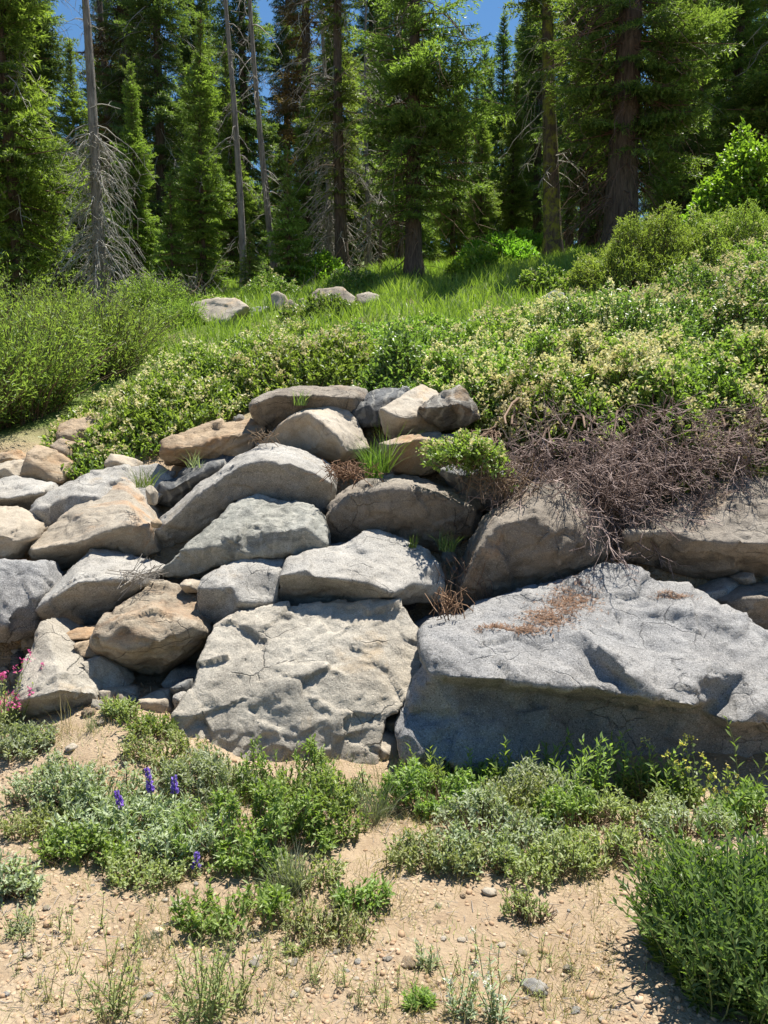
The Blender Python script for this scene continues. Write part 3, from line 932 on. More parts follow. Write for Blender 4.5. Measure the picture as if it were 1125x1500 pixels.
boulder('boulder', 'dark slate boulder behind the light tilted block', 'boulder', 'B', 5.95, [
    (636, 145, 0.06), (688, 78, 0.2), (738, 58, 0.32), (815, 57, 0.4), (830, 90, 0.3), (760, 150, 0.1), (745, 175, 0.05), (680, 180, 0.04)], [(700, 110, 0.04), (760, 90, 0.16)], [], 'slate_dark', 0.5, 0.015, 0.018, 0.02)
boulder('boulder', 'squat tan boulder under the light tilted block', 'boulder', 'B', 5.3, [
    (726, 237, 0.06), (800, 213, 0.22), (912, 202, 0.36), (985, 212, 0.36), (990, 270, 0.2), (930, 320, 0.12), (850, 340, 0.08), (780, 326, 0.06), (744, 275, 0.04)], [(760, 240, 0.0), (850, 224, 0.04), (940, 235, 0.1)], [(9, 10), (10, 11)], 'granite_tan', 0.5, 0.015, 0.011, 0.015)
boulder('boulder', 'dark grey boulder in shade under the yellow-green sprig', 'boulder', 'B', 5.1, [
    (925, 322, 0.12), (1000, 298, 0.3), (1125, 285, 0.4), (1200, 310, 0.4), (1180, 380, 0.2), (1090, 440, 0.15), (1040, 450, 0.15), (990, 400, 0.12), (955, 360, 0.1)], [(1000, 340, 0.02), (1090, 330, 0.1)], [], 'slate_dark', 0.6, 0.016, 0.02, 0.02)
boulder('boulder', 'tall grey-brown boulder below the hanging dead twigs, bright along one edge', 'boulder', 'C', 4.45, [
    (203, 445, 0.2), (218, 388, 0.26), (278, 248, 0.42), (308, 193, 0.48), (380, 143, 0.55), (460, 80, 0.65), (570, 90, 0.65), (645, 195, 0.5), (668, 290, 0.4), (610, 355, 0.28), (480, 400, 0.22), (350, 430, 0.2), (262, 480, 0.2), (212, 470, 0.2)], [
    (232, 392, 0.08), (298, 262, 0.06), (350, 212, 0.08), (440, 190, 0.1), (505, 235, 0.1), (500, 290, 0.1), (350, 340, 0.12), (290, 400, 0.14), (560, 220, 0.2), (600, 310, 0.24)],
    [(0, 14), (14, 15), (15, 16), (16, 17), (17, 18), (18, 19), (19, 20), (20, 21)], 'granite_brown', 0.8, 0.014, 0.018, 0.012)
boulder('boulder', 'large grey boulder with dappled top under the dead twig thicket', 'boulder', 'C', 4.6, [
    (693, 275, 0.16), (718, 218, 0.3), (800, 195, 0.42), (900, 125, 0.65), (1000, 55, 0.8), (1125, 10, 0.9), (1330, 0, 0.9), (1340, 380, 0.25), (1125, 372, 0.2), (950, 368, 0.2), (800, 350, 0.2), (703, 318, 0.18)], [
    (712, 245, 0.12), (850, 236, 0.12), (905, 262, 0.04), (1000, 268, 0.02), (1125, 272, 0.0), (1330, 262, 0.02), (1000, 160, 0.4)], [(12, 13), (13, 14), (14, 15), (15, 16), (16, 17)], 'granite_brown', 0.9, 0.016, 0.02, 0.015)
boulder('boulder', 'tan rock pinned between the huge blue-grey boulder and the dappled one', 'rock', 'C', 4.45, [
    (1003, 440, 0.12), (1060, 398, 0.25), (1125, 388, 0.3), (1230, 398, 0.3), (1230, 580, 0.1), (1125, 540, 0.06), (1040, 485, 0.06)], [(1060, 430, 0.04), (1125, 430, 0.02)], [(7, 8)], 'granite_brown', 0.5, 0.015, 0.010, 0.015)
boulder('rock', 'grey rock shaded behind the peak of the huge blue-grey boulder', 'rock', 'C', 4.6, [
    (920, 420, 0.12), (1000, 373, 0.25), (1050, 373, 0.25), (1085, 400, 0.15), (1030, 450, 0.06), (960, 460, 0.06)], [(1000, 405, 0.06)], [], 'granite_grey', 0.4, 0.015, 0.01, 0.015)
boulder('rock', 'fist-sized grey stone on top of the shaded grey rock', 'rock', 'C', 4.68, [
    (1040, 372, 0.05), (1060, 356, 0.1), (1085, 358, 0.12), (1092, 385, 0.06), (1060, 392, 0.02)], [(1065, 372, 0.0)], [], 'granite_grey', 0.2, 0.01, 0.006, 0.02)
# small stones in the joints
boulder('rock', 'whitish squared block at the foot of the rusty tan boulder', 'rock', 'A', 3.9, [
    (468, 1003, 0.04), (520, 973, 0.15), (585, 962, 0.18), (592, 1035, 0.08), (540, 1062, 0.02), (485, 1045, 0.02)], [(520, 1005, 0.04), (570, 995, 0.08)], [], 'granite_cream', 0.3, 0.011, 0.007, 0.015)
boulder('rock', 'grey slab sheltering in the dark hollow under the rusty boulder', 'rock', 'A', 4.2, [
    (548, 945, 0.04), (598, 888, 0.14), (692, 895, 0.18), (700, 950, 0.1), (650, 985, 0.04), (580, 985, 0.02)], [(600, 930, 0.05)], [], 'granite_grey', 0.35, 0.012, 0.01, 0.015)
boulder('rock', 'small dark stone between the whitish block and the pale slab', 'rock', 'A', 3.98, [
    (578, 955, 0.04), (610, 935, 0.08), (650, 930, 0.1), (645, 972, 0.05), (595, 982, 0.02)], [(610, 955, 0.01)], [], 'slate_dark', 0.22, 0.01, 0.012, 0.02)
boulder('rock', 'small grey stone below the dark one against the pale slab', 'rock', 'A', 3.92, [
    (590, 985, 0.04), (625, 968, 0.08), (650, 985, 0.1), (640, 1030, 0.05), (600, 1032, 0.02)], [(615, 1000, 0.01)], [], 'granite_grey', 0.22, 0.01, 0.01, 0.02)
boulder('rock', 'rounded cream stone wedged over the rusty tan boulder', 'rock', 'A', 4.42, [
    (612, 602, 0.04), (640, 583, 0.1), (686, 588, 0.12), (690, 628, 0.05), (635, 632, 0.02)], [(645, 605, 0.0)], [], 'granite_cream', 0.25, 0.01, 0.008, 0.02)
boulder('rock', 'pale oval stone lying on the green edge above the striped wedge', 'rock', 'A', 5.75, [
    (352, 188, 0.03), (378, 150, 0.12), (440, 163, 0.16), (475, 175, 0.15), (470, 200, 0.08), (370, 208, 0.02)], [(390, 175, 0.02)], [], 'granite_cream', 0.3, 0.012, 0.008, 0.02)
boulder('rock', 'upright white pebble beside the striped wedge and the dark slate rock', 'rock', 'A', 5.0, [
    (496, 268, 0.02), (513, 257, 0.06), (531, 280, 0.06), (527, 330, 0.03), (505, 322, 0.02)], [(512, 290, 0.0)], [], 'granite_cream', 0.15, 0.008, 0.004, 0.02)
boulder('rock', 'yellowish pebble in the gap under the long slanting boulder', 'rock', 'A', 4.95, [
    (515, 385, 0.02), (535, 372, 0.05), (550, 390, 0.05), (540, 408, 0.02), (520, 405, 0.01)], [(530, 390, 0.0)], [], 'granite_orange', 0.12, 0.008, 0.004, 0.02)
for k, (lab, D, o) in enumerate([
        ('flat tan slab stepping down from the pale pointed boulder', 4.15, [(215, 770, 0.06), (260, 752, 0.16), (340, 742, 0.22), (335, 770, 0.12), (290, 792, 0.04), (230, 795, 0.03)]),
        ('small tan slab second in the tan steps by the pale pointed boulder', 4.08, [(245, 808, 0.05), (300, 790, 0.14), (345, 795, 0.18), (350, 850, 0.08), (270, 852, 0.03)]),
        ('broken tan slab at the bottom of the tan steps above the whitish block', 3.98, [(275, 870, 0.06), (340, 850, 0.16), (400, 880, 0.2), (445, 945, 0.16), (400, 965, 0.06), (330, 960, 0.04), (300, 920, 0.04)]),
        ('dirty tan slab at the base of the tan steps, half shaded', 3.9, [(335, 970, 0.05), (400, 962, 0.12), (455, 960, 0.18), (470, 1010, 0.1), (400, 1030, 0.03), (345, 1020, 0.03)])]):
    boulder('rock', lab, 'rock', 'A', D, o, [], [], 'granite_pale' if k > 1 else 'granite_orange', 0.3, 0.011, 0.01, 0.02)
boulder('rock', 'small cream block in the crack between the pale slab and the huge boulder', 'rock', 'C', 3.82, [
    (8, 795, 0.05), (35, 765, 0.12), (78, 755, 0.15), (80, 800, 0.08), (48, 828, 0.02), (15, 832, 0.02)], [(40, 795, 0.02)], [], 'granite_cream', 0.25, 0.009, 0.006, 0.02)
boulder('rock', 'upright tan slab at the foot of the crack beside the huge boulder', 'rock', 'C', 3.66, [
    (-28, 845, 0.06), (0, 826, 0.1), (46, 836, 0.12), (50, 900, 0.06), (44, 965, 0.02), (-30, 970, 0.0)], [(10, 880, 0.02)], [], 'granite_cream', 0.3, 0.011, 0.008, 0.015)
boulder('rock', 'angular grey rubble stone at the mouth of the shaded cleft', 'rock', 'C', 4.35, [
    (78, 520, 0.08), (130, 488, 0.16), (190, 478, 0.2), (240, 500, 0.2), (200, 540, 0.1), (110, 580, 0.05)], [(150, 515, 0.06)], [], 'slate_dark', 0.3, 0.012, 0.012, 0.02)
boulder('rock', 'orange chip of stone lodged high in the crack by the pale slab', 'rock', 'C', 3.95, [
    (38, 735, 0.04), (58, 712, 0.1), (85, 715, 0.1), (80, 752, 0.05), (45, 760, 0.02)], [(60, 738, 0.01)], [], 'granite_orange', 0.2, 0.009, 0.008, 0.02)


def far_rock(crop, outline, label, cat, mat, thick, inner=()):
    ox, oy, sc = CROP[crop]
    bx = np.mean([q[0] for q in outline])
    by = max(q[1] for q in outline)
    D = gp(ox + bx / sc, oy + by / sc, 7)[1]
    w = (max(q[0] for q in outline) - min(q[0] for q in outline)) / sc * D / FPX
    lo, hi = by, min(q[1] for q in outline)
    o = [(x, y, w * 0.45 * (lo - y) / (lo - hi)) for x, y in outline]
    boulder('boulder' if cat == 'boulder' else 'rock', label, cat, crop, D - 0.1, o, inner, [], mat, w * thick, 0.03, 0.012, 0.02)


far_rock('E', [(553, 92), (600, 74), (690, 70), (728, 95), (690, 118), (662, 150), (610, 150), (565, 118)], 'long pale whaleback boulder in the meadow below the firs', 'boulder', 'granite_cream', 0.7)
far_rock('E', [(703, 110), (740, 99), (788, 96), (782, 106), (742, 135), (712, 130)], 'low flat slab beside the whaleback boulder in the meadow', 'rock', 'granite_green', 0.7)
far_rock('E', [(793, 62), (812, 52), (835, 60), (848, 85), (820, 108), (797, 95)], 'upright pale rock in the meadow by the flat slab', 'rock', 'granite_cream', 0.8)
far_rock('E', [(826, 97), (850, 74), (872, 92), (868, 112), (840, 114)], 'small tan rock leaning on the upright pale one', 'rock', 'granite_tan', 0.8)
far_rock('E', [(872, 78), (890, 70), (900, 85), (895, 100), (876, 100)], 'tiny tan rock next to the domed meadow boulder', 'rock', 'granite_tan', 0.8)
far_rock('E', [(908, 68), (930, 44), (1000, 41), (1042, 68), (1046, 95), (985, 112), (925, 110)], 'domed pinkish boulder in the meadow before the central tree', 'boulder', 'granite_tan', 0.8)
far_rock('E', [(1042, 62), (1080, 54), (1115, 64), (1105, 84), (1052, 92)], 'low cream rock beside the domed meadow boulder', 'rock', 'granite_cream', 0.8)
far_rock('F', [(528, 97), (560, 80), (592, 88), (585, 112), (545, 116)], 'grey stone in the bare patch beneath the juniper-like shrub', 'rock', 'granite_blue', 0.8)
far_rock('F', [(600, 85), (650, 68), (700, 58), (706, 76), (650, 95), (605, 102)], 'tan slab of the bare patch beneath the juniper-like shrub', 'rock', 'granite_cream', 0.6)

# ------------------------------------------------------------------ rubble and litter packed in the joints
def pebble_mesh(seed, sub=2, flat=0.65):
    bm = bmesh.new()
    bmesh.ops.create_icosphere(bm, subdivisions=sub, radius=1.0)
    V = np.array([v.co for v in bm.verts])
    F = np.array([[v.index for v in f.verts] for f in bm.faces])
    bm.free()
    V = V * (1 + 0.35 * facets(V + seed * 3.3, 0.9, seed) + 0.1 * fbm(V * 2 + seed, 2))[:, None]
    V *= np.array([1.0, 0.8, flat])
    return V, F


def joints():
    rng = np.random.default_rng(17)
    bpy.context.view_layer.update()
    dg = bpy.context.evaluated_depsgraph_get()
    pts = []
    for _ in range(9000):
        px, py = rng.uniform(-20, 1140), rng.uniform(600, 1085)
        d = Vector(at(px, py, 1.0) - np.array([0, 0, CAM_Z])).normalized()
        hit, loc, nor, fi, ob, mw = SC.ray_cast(dg, Vector((0, 0, CAM_Z)), d)
        if hit and ob.name == 'ground' and 3.85 < loc.y < 6.5:
            pts.append((np.array(loc), np.array(nor)))
    meshes = []
    for q, m in enumerate(['granite_tan', 'granite_grey', 'slate_dark', 'granite_pale']):
        V, F = pebble_mesh(40 + q, 3, 0.7)
        meshes.append(mesh_np('rubble_stone', V * 0.5, F, m))
    used = []
    for p, nr in pts:
        if len(used) >= 110:
            break
        if any(np.linalg.norm(p - u) < 0.07 for u in used):
            continue
        used.append(p)
        s_ = rng.uniform(0.05, 0.15)
        o = link('rubble_stone', meshes[int(rng.integers(4))], None, p + np.array([0, 0.01, 0.0]), 'small rubble stone lodged in a joint between the boulders', 'stone', 'rubble stones in the joints of the wall')
        o.scale = (s_, s_, s_)
        o.rotation_euler = tuple(rng.uniform(0, 6.28, 3))
    if pts:
        P = np.array([p for p, _ in pts])
        N = np.array([n_ for _, n_ in pts])
        P = np.repeat(P, 5, 0) + rng.normal(0, 0.02, (len(P) * 5, 3))
        N = np.repeat(N, 5, 0)
        P[:, 2] = terr(P[:, 0], P[:, 1])
        d = unit(np.cross(N, rand_dir(len(P), rng)) + 0.25 * N)
        g = Geo()
        leaves(g, P + N * 0.006, d, N, 0.05 * rng.uniform(0.4, 1.3, len(P)), 0.005 * rng.uniform(0.7, 1.8, len(P)), rng.random(len(P)))
        link('joint_litter', g.mesh('joint_litter', 'needle_litter'), None, (0, 0, 0), 'brown needle litter packed in the joints of the wall', 'litter', kind='stuff')


joints()

# ------------------------------------------------------------------ conifers
def spray(L, seed, needle=0.088, width=0.026, dens=1.12):
    """one fir branch along +x: flat side twigs set with needle clumps; returns (V, v, wood paths)"""
    rng = np.random.default_rng(seed)
    P, D, S, A = [], [], [], []
    wood = []
    nt_ = max(5, int(L / 0.075 * dens))
    curve = lambda t: np.array([t * L, 0.05 * L * math.sin(t * 5 + seed), L * (-0.12 * t + 0.20 * t * t)])
    for k in range(nt_):
        t = 0.12 + 0.88 * (k + rng.random()) / nt_
        base = curve(t)
        for sgn in (-1, 1):
            ln = (0.46 * L * (1 - t) ** 0.8 + 0.07) * rng.uniform(0.65, 1.15)
            a = R(rng.uniform(38, 62))
            d = np.array([math.cos(a), sgn * math.sin(a), rng.uniform(-0.22, 0.12)])
            m = max(3, int(ln / 0.021))
            f = (np.arange(m) + rng.random(m)) / m
            pts = base + d * (f * ln)[:, None]
            pts[:, 2] -= 0.18 * ln * f * f - rng.normal(0, 0.012, m)
            nd = unit(d + rng.normal(0, 0.55, (m, 3)) + np.array([0, 0, 0.18]))
            P.append(pts)
            D.append(nd)
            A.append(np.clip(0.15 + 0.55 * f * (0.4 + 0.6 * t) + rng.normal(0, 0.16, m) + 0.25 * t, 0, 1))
        m = 4
        nd = unit(np.array([1.0, 0, 0.35]) + rng.normal(0, 0.55, (m, 3)))
        P.append(np.repeat(base[None], m, 0))
        D.append(nd)
        A.append(np.clip(0.3 + 0.4 * t + rng.normal(0, 0.15, m), 0, 1))
    P, D, A = np.concatenate(P), np.concatenate(D), np.concatenate(A)
    n = len(P)
    side = unit(np.cross(D, unit(np.array([0, 0, 1.0]) + rng.normal(0, 0.38, (n, 3)))))
    ln = needle * rng.uniform(0.7, 1.25, n)[:, None]
    w = width * rng.uniform(0.7, 1.3, n)[:, None]
    V = np.stack([P - side * w / 2, P + side * w / 2, P + D * ln], 1)
    wood = np.array([curve(t) for t in (0, 1.0)])
    return V, np.repeat(A, 3), wood


SPRAYS = {L: [spray(L, 10 * k + int(L * 10)) for k in range(3)] for L in (0.4, 0.8, 1.3, 1.9)}
_sl = np.array(sorted(SPRAYS))


def place_sprays(g, w, specs, rng):
    """specs: list of (origin, azimuth, elevation, length)"""
    for o, az, el, L in specs:
        key = _sl[np.argmin(np.abs(_sl - L))]
        V, A, wood = SPRAYS[key][rng.integers(3)]
        s = L / key
        roll = rng.normal(0, 0.25)
        ca, sa, ce, se, cr, sr = math.cos(az), math.sin(az), math.cos(el), math.sin(el), math.cos(roll), math.sin(roll)
        ex = np.array([ca * ce, sa * ce, se])
        ey0 = np.array([-sa, ca, 0])
        ez0 = np.cross(ex, ey0)
        M = np.stack([ex, ey0 * cr + ez0 * sr, ez0 * cr - ey0 * sr])
        VV = (V.reshape(-1, 3) * s) @ M + o
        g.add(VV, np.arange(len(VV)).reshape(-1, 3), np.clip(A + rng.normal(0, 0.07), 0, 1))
        w.append((wood * s) @ M + o)


def trunk_geo(g, H, r0, rng, lean=(0, 0), sides=12, k=14, top=0.12):
    t = np.linspace(0, 1, k)
    p = np.stack([lean[0] * t * H + 0.01 * H * np.sin(t * 4 + rng.random() * 6), lean[1] * t * H, t * H - 0.25], 1)
    rad = r0 * ((1 - t) * (1 - top) + top) * (1 + 0.5 * np.exp(-t * H / 0.35))
    tubes(g, p[None], rad[None], sides, 0.5)
    V = g.V[-1]
    V += (fbm(V * np.array([9, 9, 1.5]) + 5, 3) * 0.10 * r0)[:, None] * unit(V * np.array([1, 1, 0]) + 1e-6)
    return lambda h: np.array([np.interp(h, p[:, 2], p[:, 0]), np.interp(h, p[:, 2], p[:, 1]), h])


def dead_branches(n, H0, H1, ln, rng, axis, droop=0.6, sub=7, r=0.012):
    g = Geo()
    K = 6
    az = rng.uniform(0, 2 * math.pi, n)
    h = rng.uniform(H0, H1, n)
    L = ln * rng.uniform(0.4, 1.2, n)
    o = np.stack([axis(x) for x in h])
    d = np.stack([np.cos(az), np.sin(az), rng.uniform(-0.3, 0.25, n)], 1)
    t = np.linspace(0, 1, K)
    paths = o[:, None] + d[:, None] * (t[None] * L[:, None])[..., None]
    paths[..., 2] -= droop * L[:, None] * t[None] ** 1.8
    paths += np.cumsum(rng.normal(0, 0.035, (n, K, 3)), 1) * L[:, None, None] * (t > 0)[None, :, None]
    tubes(g, paths, (r * L / ln)[:, None] * np.linspace(1.2, 0.3, K)[None], 4, rng.uniform(0, 1, n))
    if sub:
        m = n * sub
        idx = np.repeat(np.arange(n), sub)
        kk = rng.integers(1, K, m)
        so = paths[idx, kk]
        sd = unit(d[idx] * 0.5 + rng.normal(0, 0.6, (m, 3)) + np.array([0, 0, -0.55 * droop]))
        sl = L[idx] * rng.uniform(0.15, 0.45, m)
        ts = np.linspace(0, 1, 4)
        sp = so[:, None] + sd[:, None] * (ts[None] * sl[:, None])[..., None]
        sp[..., 2] -= 0.25 * droop * sl[:, None] * ts[None] ** 2
        sp += rng.normal(0, 0.03, sp.shape) * sl[:, None, None] * (ts > 0)[None, :, None]
        tubes(g, sp, (r * 0.5) * np.linspace(1, 0.4, 4)[None], 3, rng.uniform(0, 1, m))
    return g


CONIFERS = {}


def conifer_meshes(key, H, R0, clear, seed, needles='fir_needles', gap=0.27, skip=0.0, r0=None, bark='bark_dark', dead=0, power=0.85,
                   dead_len=0.9, dead_mat='grey_twig', clumps=None, lean=(0, 0), dead_h=None, per=6):
    rng = np.random.default_rng(seed)
    tg = Geo()
    r0 = r0 or 0.0095 * H + 0.035
    ax = trunk_geo(tg, H, r0, rng, lean)
    cg, wood, specs = Geo(), [], []
    h = clear
    while h < H - 0.12:
        f = (h - clear) / (H - clear)
        rad = R0 * (1 - f) ** power * (0.75 + 0.25 * math.sin(h * 2.3 + seed)) + 0.08
        if f < 0.12:
            rad *= 0.6 + 0.4 * f / 0.12
        nb = int(rng.integers(per - 1, per + 2))
        a0 = rng.random() * 6.28
        for b in range(nb):
            if rng.random() < skip:
                continue
            el = R(-24 + 62 * f ** 1.3) + rng.normal(0, 0.12)
            specs.append((ax(h + rng.normal(0, 0.06)), a0 + b * 2 * math.pi / nb + rng.normal(0, 0.22), el, max(0.18, rad * rng.uniform(0.7, 1.15))))
        h += gap * (1.15 - 0.55 * f) * rng.uniform(0.8, 1.2)
    specs.append((ax(H - 0.3), 0, R(86), 0.4))
    if clumps:
        for (ch, caz, cl, n) in clumps:
            for _ in range(n):
                specs.append((ax(ch + rng.normal(0, 0.22)), caz + rng.normal(0, 0.25), R(rng.uniform(-22, 8)), cl * rng.uniform(0.75, 1.15)))
    place_sprays(cg, wood, specs, rng)
    wg = Geo()
    wl = np.array(wood)
    tubes(wg, wl, np.linspace(0.02, 0.006, 2)[None] * np.ones((len(wl), 1)), 3, rng.uniform(0, 1, len(wl)))
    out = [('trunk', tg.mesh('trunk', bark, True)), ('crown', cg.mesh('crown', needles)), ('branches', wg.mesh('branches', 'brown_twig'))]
    if dead:
        dh = dead_h or (0.3, clear + 0.55 * (H - clear))
        out.append(('dead_branches', dead_branches(dead, dh[0], dh[1], dead_len, rng, ax, 0.75, 6).mesh('dead_branches', dead_mat)))
    CONIFERS[key] = (out, H)
    return out


def plant_conifer(key, base, height=None, label='', cat='tree', group=None, rz=0.0, name='fir_tree', lean=0.0, needles=None):
    parts, H = CONIFERS[key]
    s = 1.0 if height is None else height / H
    t = thing(name, base, label, cat, group)
    t.scale = (s, s, s)
    t.rotation_euler = (0, lean, rz)
    for nm, me in parts:
        o = link(nm, me, trk if nm == 'dead_branches' else t)
        if nm == 'trunk':
            trk = o
        if needles and nm == 'crown':
            o.material_slots[0].link = 'OBJECT'
            o.material_slots[0].material = MATS[needles]
        if nm in ('branches', 'dead_branches'):
            o['kind'] = 'stuff'
    return t


conifer_meshes('dense', 8.0, 1.4, 0.35, 1, 'fir_needles_bright', gap=0.2, per=7, dead=10, dead_len=0.7)
conifer_meshes('dense2', 9.0, 1.6, 0.5, 2, 'fir_needles', gap=0.22, skip=0.05, dead=24, per=7)
conifer_meshes('tall', 15.0, 1.75, 0.9, 3, 'fir_needles', gap=0.29, skip=0.1, dead=50, dead_len=1.1, power=0.6)
conifer_meshes('tall2', 17.0, 1.6, 1.8, 4, 'fir_needles_blue', gap=0.34, skip=0.18, dead=90, dead_len=1.2, power=0.5)
conifer_meshes('young', 3.6, 0.85, 0.25, 5, 'fir_needles_bright', gap=0.18)
conifer_meshes('thin', 12.0, 0.85, 1.6, 6, 'fir_needles', gap=0.3, skip=0.2, dead=110, dead_len=0.8, power=0.5)

# the tree in the middle: dark trunk, clumps of lit foliage and bare drooping limbs
Tc = gd(612, 16.6)
conifer_meshes('central', 9.5, 1.5, 1.4, 21, 'fir_needles', gap=0.4, skip=0.42, r0=0.19, dead=70, dead_len=1.5, dead_mat='brown_twig', power=1.6, lean=(-0.03, 0), dead_h=(0.5, 6.5), per=6,
               clumps=[(4.6, -0.5, 1.7, 5), (3.7, -0.1, 1.9, 7), (3.1, 3.4, 1.2, 4), (3.4, -2.3, 1.2, 4), (2.5, -2.6, 1.1, 4), (2.9, -0.8, 1.5, 6), (2.2, 3.2, 1.0, 3), (2.2, -0.3, 1.5, 4), (3.9, -1.5, 1.4, 4), (4.7, -2.7, 1.4, 4), (1.5, 0.3, 1.1, 3), (1.3, -2.9, 0.8, 3), (1.5, -1.6, 0.8, 3), (2.3, -1.3, 1.0, 4), (3.0, -1.8, 1.1, 4), (3.8, -1.6, 1.2, 4)])
plant_conifer('central', Tc, None, 'dark-trunked conifer with bright foliage clumps and bare drooping limbs standing in the meadow', rz=0.0, needles='fir_needles')
# trunk with yellow lichen
conifer_meshes('lichen', 10.5, 0.85, 4.4, 22, 'fir_needles', gap=0.36, skip=0.25, r0=0.2, bark='bark_lichen', dead=30, dead_len=0.9, power=0.35, lean=(-0.012, 0), dead_h=(1.6, 6))
plant_conifer('lichen', gd(797, 16.8), None, 'straight conifer whose lower trunk is coated in yellow-green lichen')
# big shaggy trunk on the rise
Tr = gd(905, 15.6)
conifer_meshes('shaggy', 11.5, 1.9, 2.2, 23, 'fir_needles', gap=0.36, skip=0.34, r0=0.34, dead=260, dead_len=1.2, power=0.35, dead_h=(0.6, 7), dead_mat='brown_twig',
               clumps=[(2.4, -0.4, 1.6, 6), (3.0, -0.6, 1.6, 7), (3.8, -0.3, 1.9, 8), (1.9, 0.1, 1.4, 5), (3.4, 3.4, 1.4, 6), (2.6, 3.0, 1.2, 5)])
plant_conifer('shaggy', Tr, None, 'massive dark conifer trunk with shaggy hanging dead twigs above the juniper-like shrub')


def dist_h(py_top, base):
    """height of a thing at base whose top shows at a picture row"""
    return at(562.5, py_top, base[1])[2] - base[2]


def tree_at(key, px, depth, label, py_top=None, H=None, rz=0.0, group=None, needles=None, name='fir_tree', lean=0.0):
    b = gd(px, depth)
    h = H if H is not None else dist_h(py_top, b)
    return plant_conifer(key, b, h, label, 'tree', group, rz, name, lean, needles)


tree_at('dense2', 38, 15.5, 'broad bushy green fir behind the willow thicket', H=10.5, rz=0.4, needles='fir_needles_bright')
tree_at('dense', 308, 17.5, 'tall perfect dark-skirted fir with a pointed spire in the row of young firs', py_top=22, rz=1.0)
tree_at('young', 372, 16.6, 'smallest young fir in front of the spired fir', py_top=325, rz=0.3)
tree_at('young', 428, 17.4, 'bright young conical fir beside the dead grey tree', py_top=222, rz=2.3)
tree_at('dense2', 212, 19, 'pale green fir between the grey snag and the spired fir', py_top=95, rz=2.0, needles='fir_needles_bright')
tree_at('young', 98, 17.5, 'short dark fir in the shade of the broad bushy fir', py_top=210, rz=4.1, needles='fir_needles')
tree_at('thin', 505, 18.5, 'thin conifer with black lower trunk and tufted sparse branches', H=12.5, rz=0.5)
tree_at('dense', 745, 24, 'narrow young fir in shade behind the lichen-coated trunk', py_top=118, rz=0.2, needles='fir_needles')
tree_at('dense2', 662, 23, 'fir filling in behind the central dark-trunked conifer', py_top=75, rz=2.9)
tree_at('dense2', 728, 34, 'pointed fir outlined against the patch of blue sky', py_top=22, rz=1.2)
tree_at('tall', 1045, 19.5, 'tall fir rising behind the bright green broadleaf bush', H=13, rz=0.1)
tree_at('dense2', 1125, 18.0, 'yellow-green lit fir above the broadleaf bush', H=11, rz=3.1)
tree_at('tall2', 975, 21, 'dark high fir between the shaggy trunk and the broadleaf bush', H=15, rz=1.1)
tree_at('tall2', 845, 22, 'dark fir in the gap between lichen trunk and shaggy trunk', H=16, rz=2.1)
tree_at('tall', 250, 23, 'tall green fir towering behind the spired fir', H=15, rz=5.0, needles='fir_needles_blue')
tree_at('dense', 130, 20, 'conical fir between the broad bushy fir and the grey snag', py_top=60, rz=2.2)
tree_at('dense', 455, 21.5, 'slender pointed fir behind the bright young fir', py_top=110, rz=4.4)
tree_at('dense', 345, 21, 'bright conical fir peering over the smallest young fir', py_top=70, rz=3.3)
tree_at('young', 262, 17.2, 'low dense fir nestled against the spired fir', py_top=260, rz=5.3)
tree_at('dense', 700, 22, 'conical fir in the gap behind the central conifer', py_top=150, rz=0.9)
tree_at('dense2', 985, 18.5, 'full fir hugging the side of the shaggy trunk', py_top=-60, rz=2.4)
tree_at('tall2', 75, 22, 'black-trunked tall fir behind the broad bushy fir', H=16, rz=0.7)
tree_at('tall2', 215, 27, 'tall tree with rust-brown dying needles high in the stand', H=19, rz=3.7, needles='brown_needles')
tree_at('thin', 455, 24, 'faded brownish thin conifer behind the bright young fir', H=16, rz=1.7, needles='brown_needles')
rngt = np.random.default_rng(99)
BGL = {'tall': 'tall conifer with sweeping boughs deep in the forest stand', 'tall2': 'tall conifer with dead lower limbs deep in the forest stand', 'dense2': 'bushy full-skirted fir deep in the forest stand', 'dense': 'slim spire-shaped fir deep in the forest stand'}
_bg = []
for k in range(400):
    if len(_bg) >= 96:
        break
    d = rngt.uniform(21, 64)
    px = rngt.uniform(-260, 1400)
    x = (px - 562.5) / FPX * d
    if 610 < px < 760:
        continue
    if any((x - a) ** 2 + (d - b) ** 2 < 3.2 ** 2 for a, b in _bg):
        continue
    _bg.append((x, d))
    key = ['tall', 'tall2', 'dense2', 'tall', 'dense2', 'dense'][rngt.integers(6)]
    H = rngt.uniform(12, 17) if key.startswith('ta') or key == 'thin' else rngt.uniform(8, 12)
    plant_conifer(key, (x, d, tz(x, d)), H, BGL[key], 'tree', 'conifers deep in the forest', rngt.uniform(0, 6.28), 'fir_tree', 0, 'fir_needles_blue' if rngt.random() < 0.45 else None)
for px, d, lab_ in ((180, 33, 'tall conifer behind the dark bare pole'), (300, 29, 'tall conifer backing the spired fir'), (322, 37, 'far tall conifer between the two slim snags'),
                    (545, 30, 'tall conifer in the gap beside the faint grey dead tree'), (580, 27, 'tall conifer crowding behind the central conifer'), (782, 30, 'tall conifer backing the lichen-coated trunk'),
                    (820, 26, 'tall conifer between lichen trunk and dark fir'), (1010, 27, 'tall conifer behind the full fir by the shaggy trunk'), (430, 29, 'tall conifer behind the slim leaning snag')):
    tree_at('tall', px, d, lab_, H=15 if d > 28 else 12.5, rz=px * 1.7, needles='fir_needles_blue')
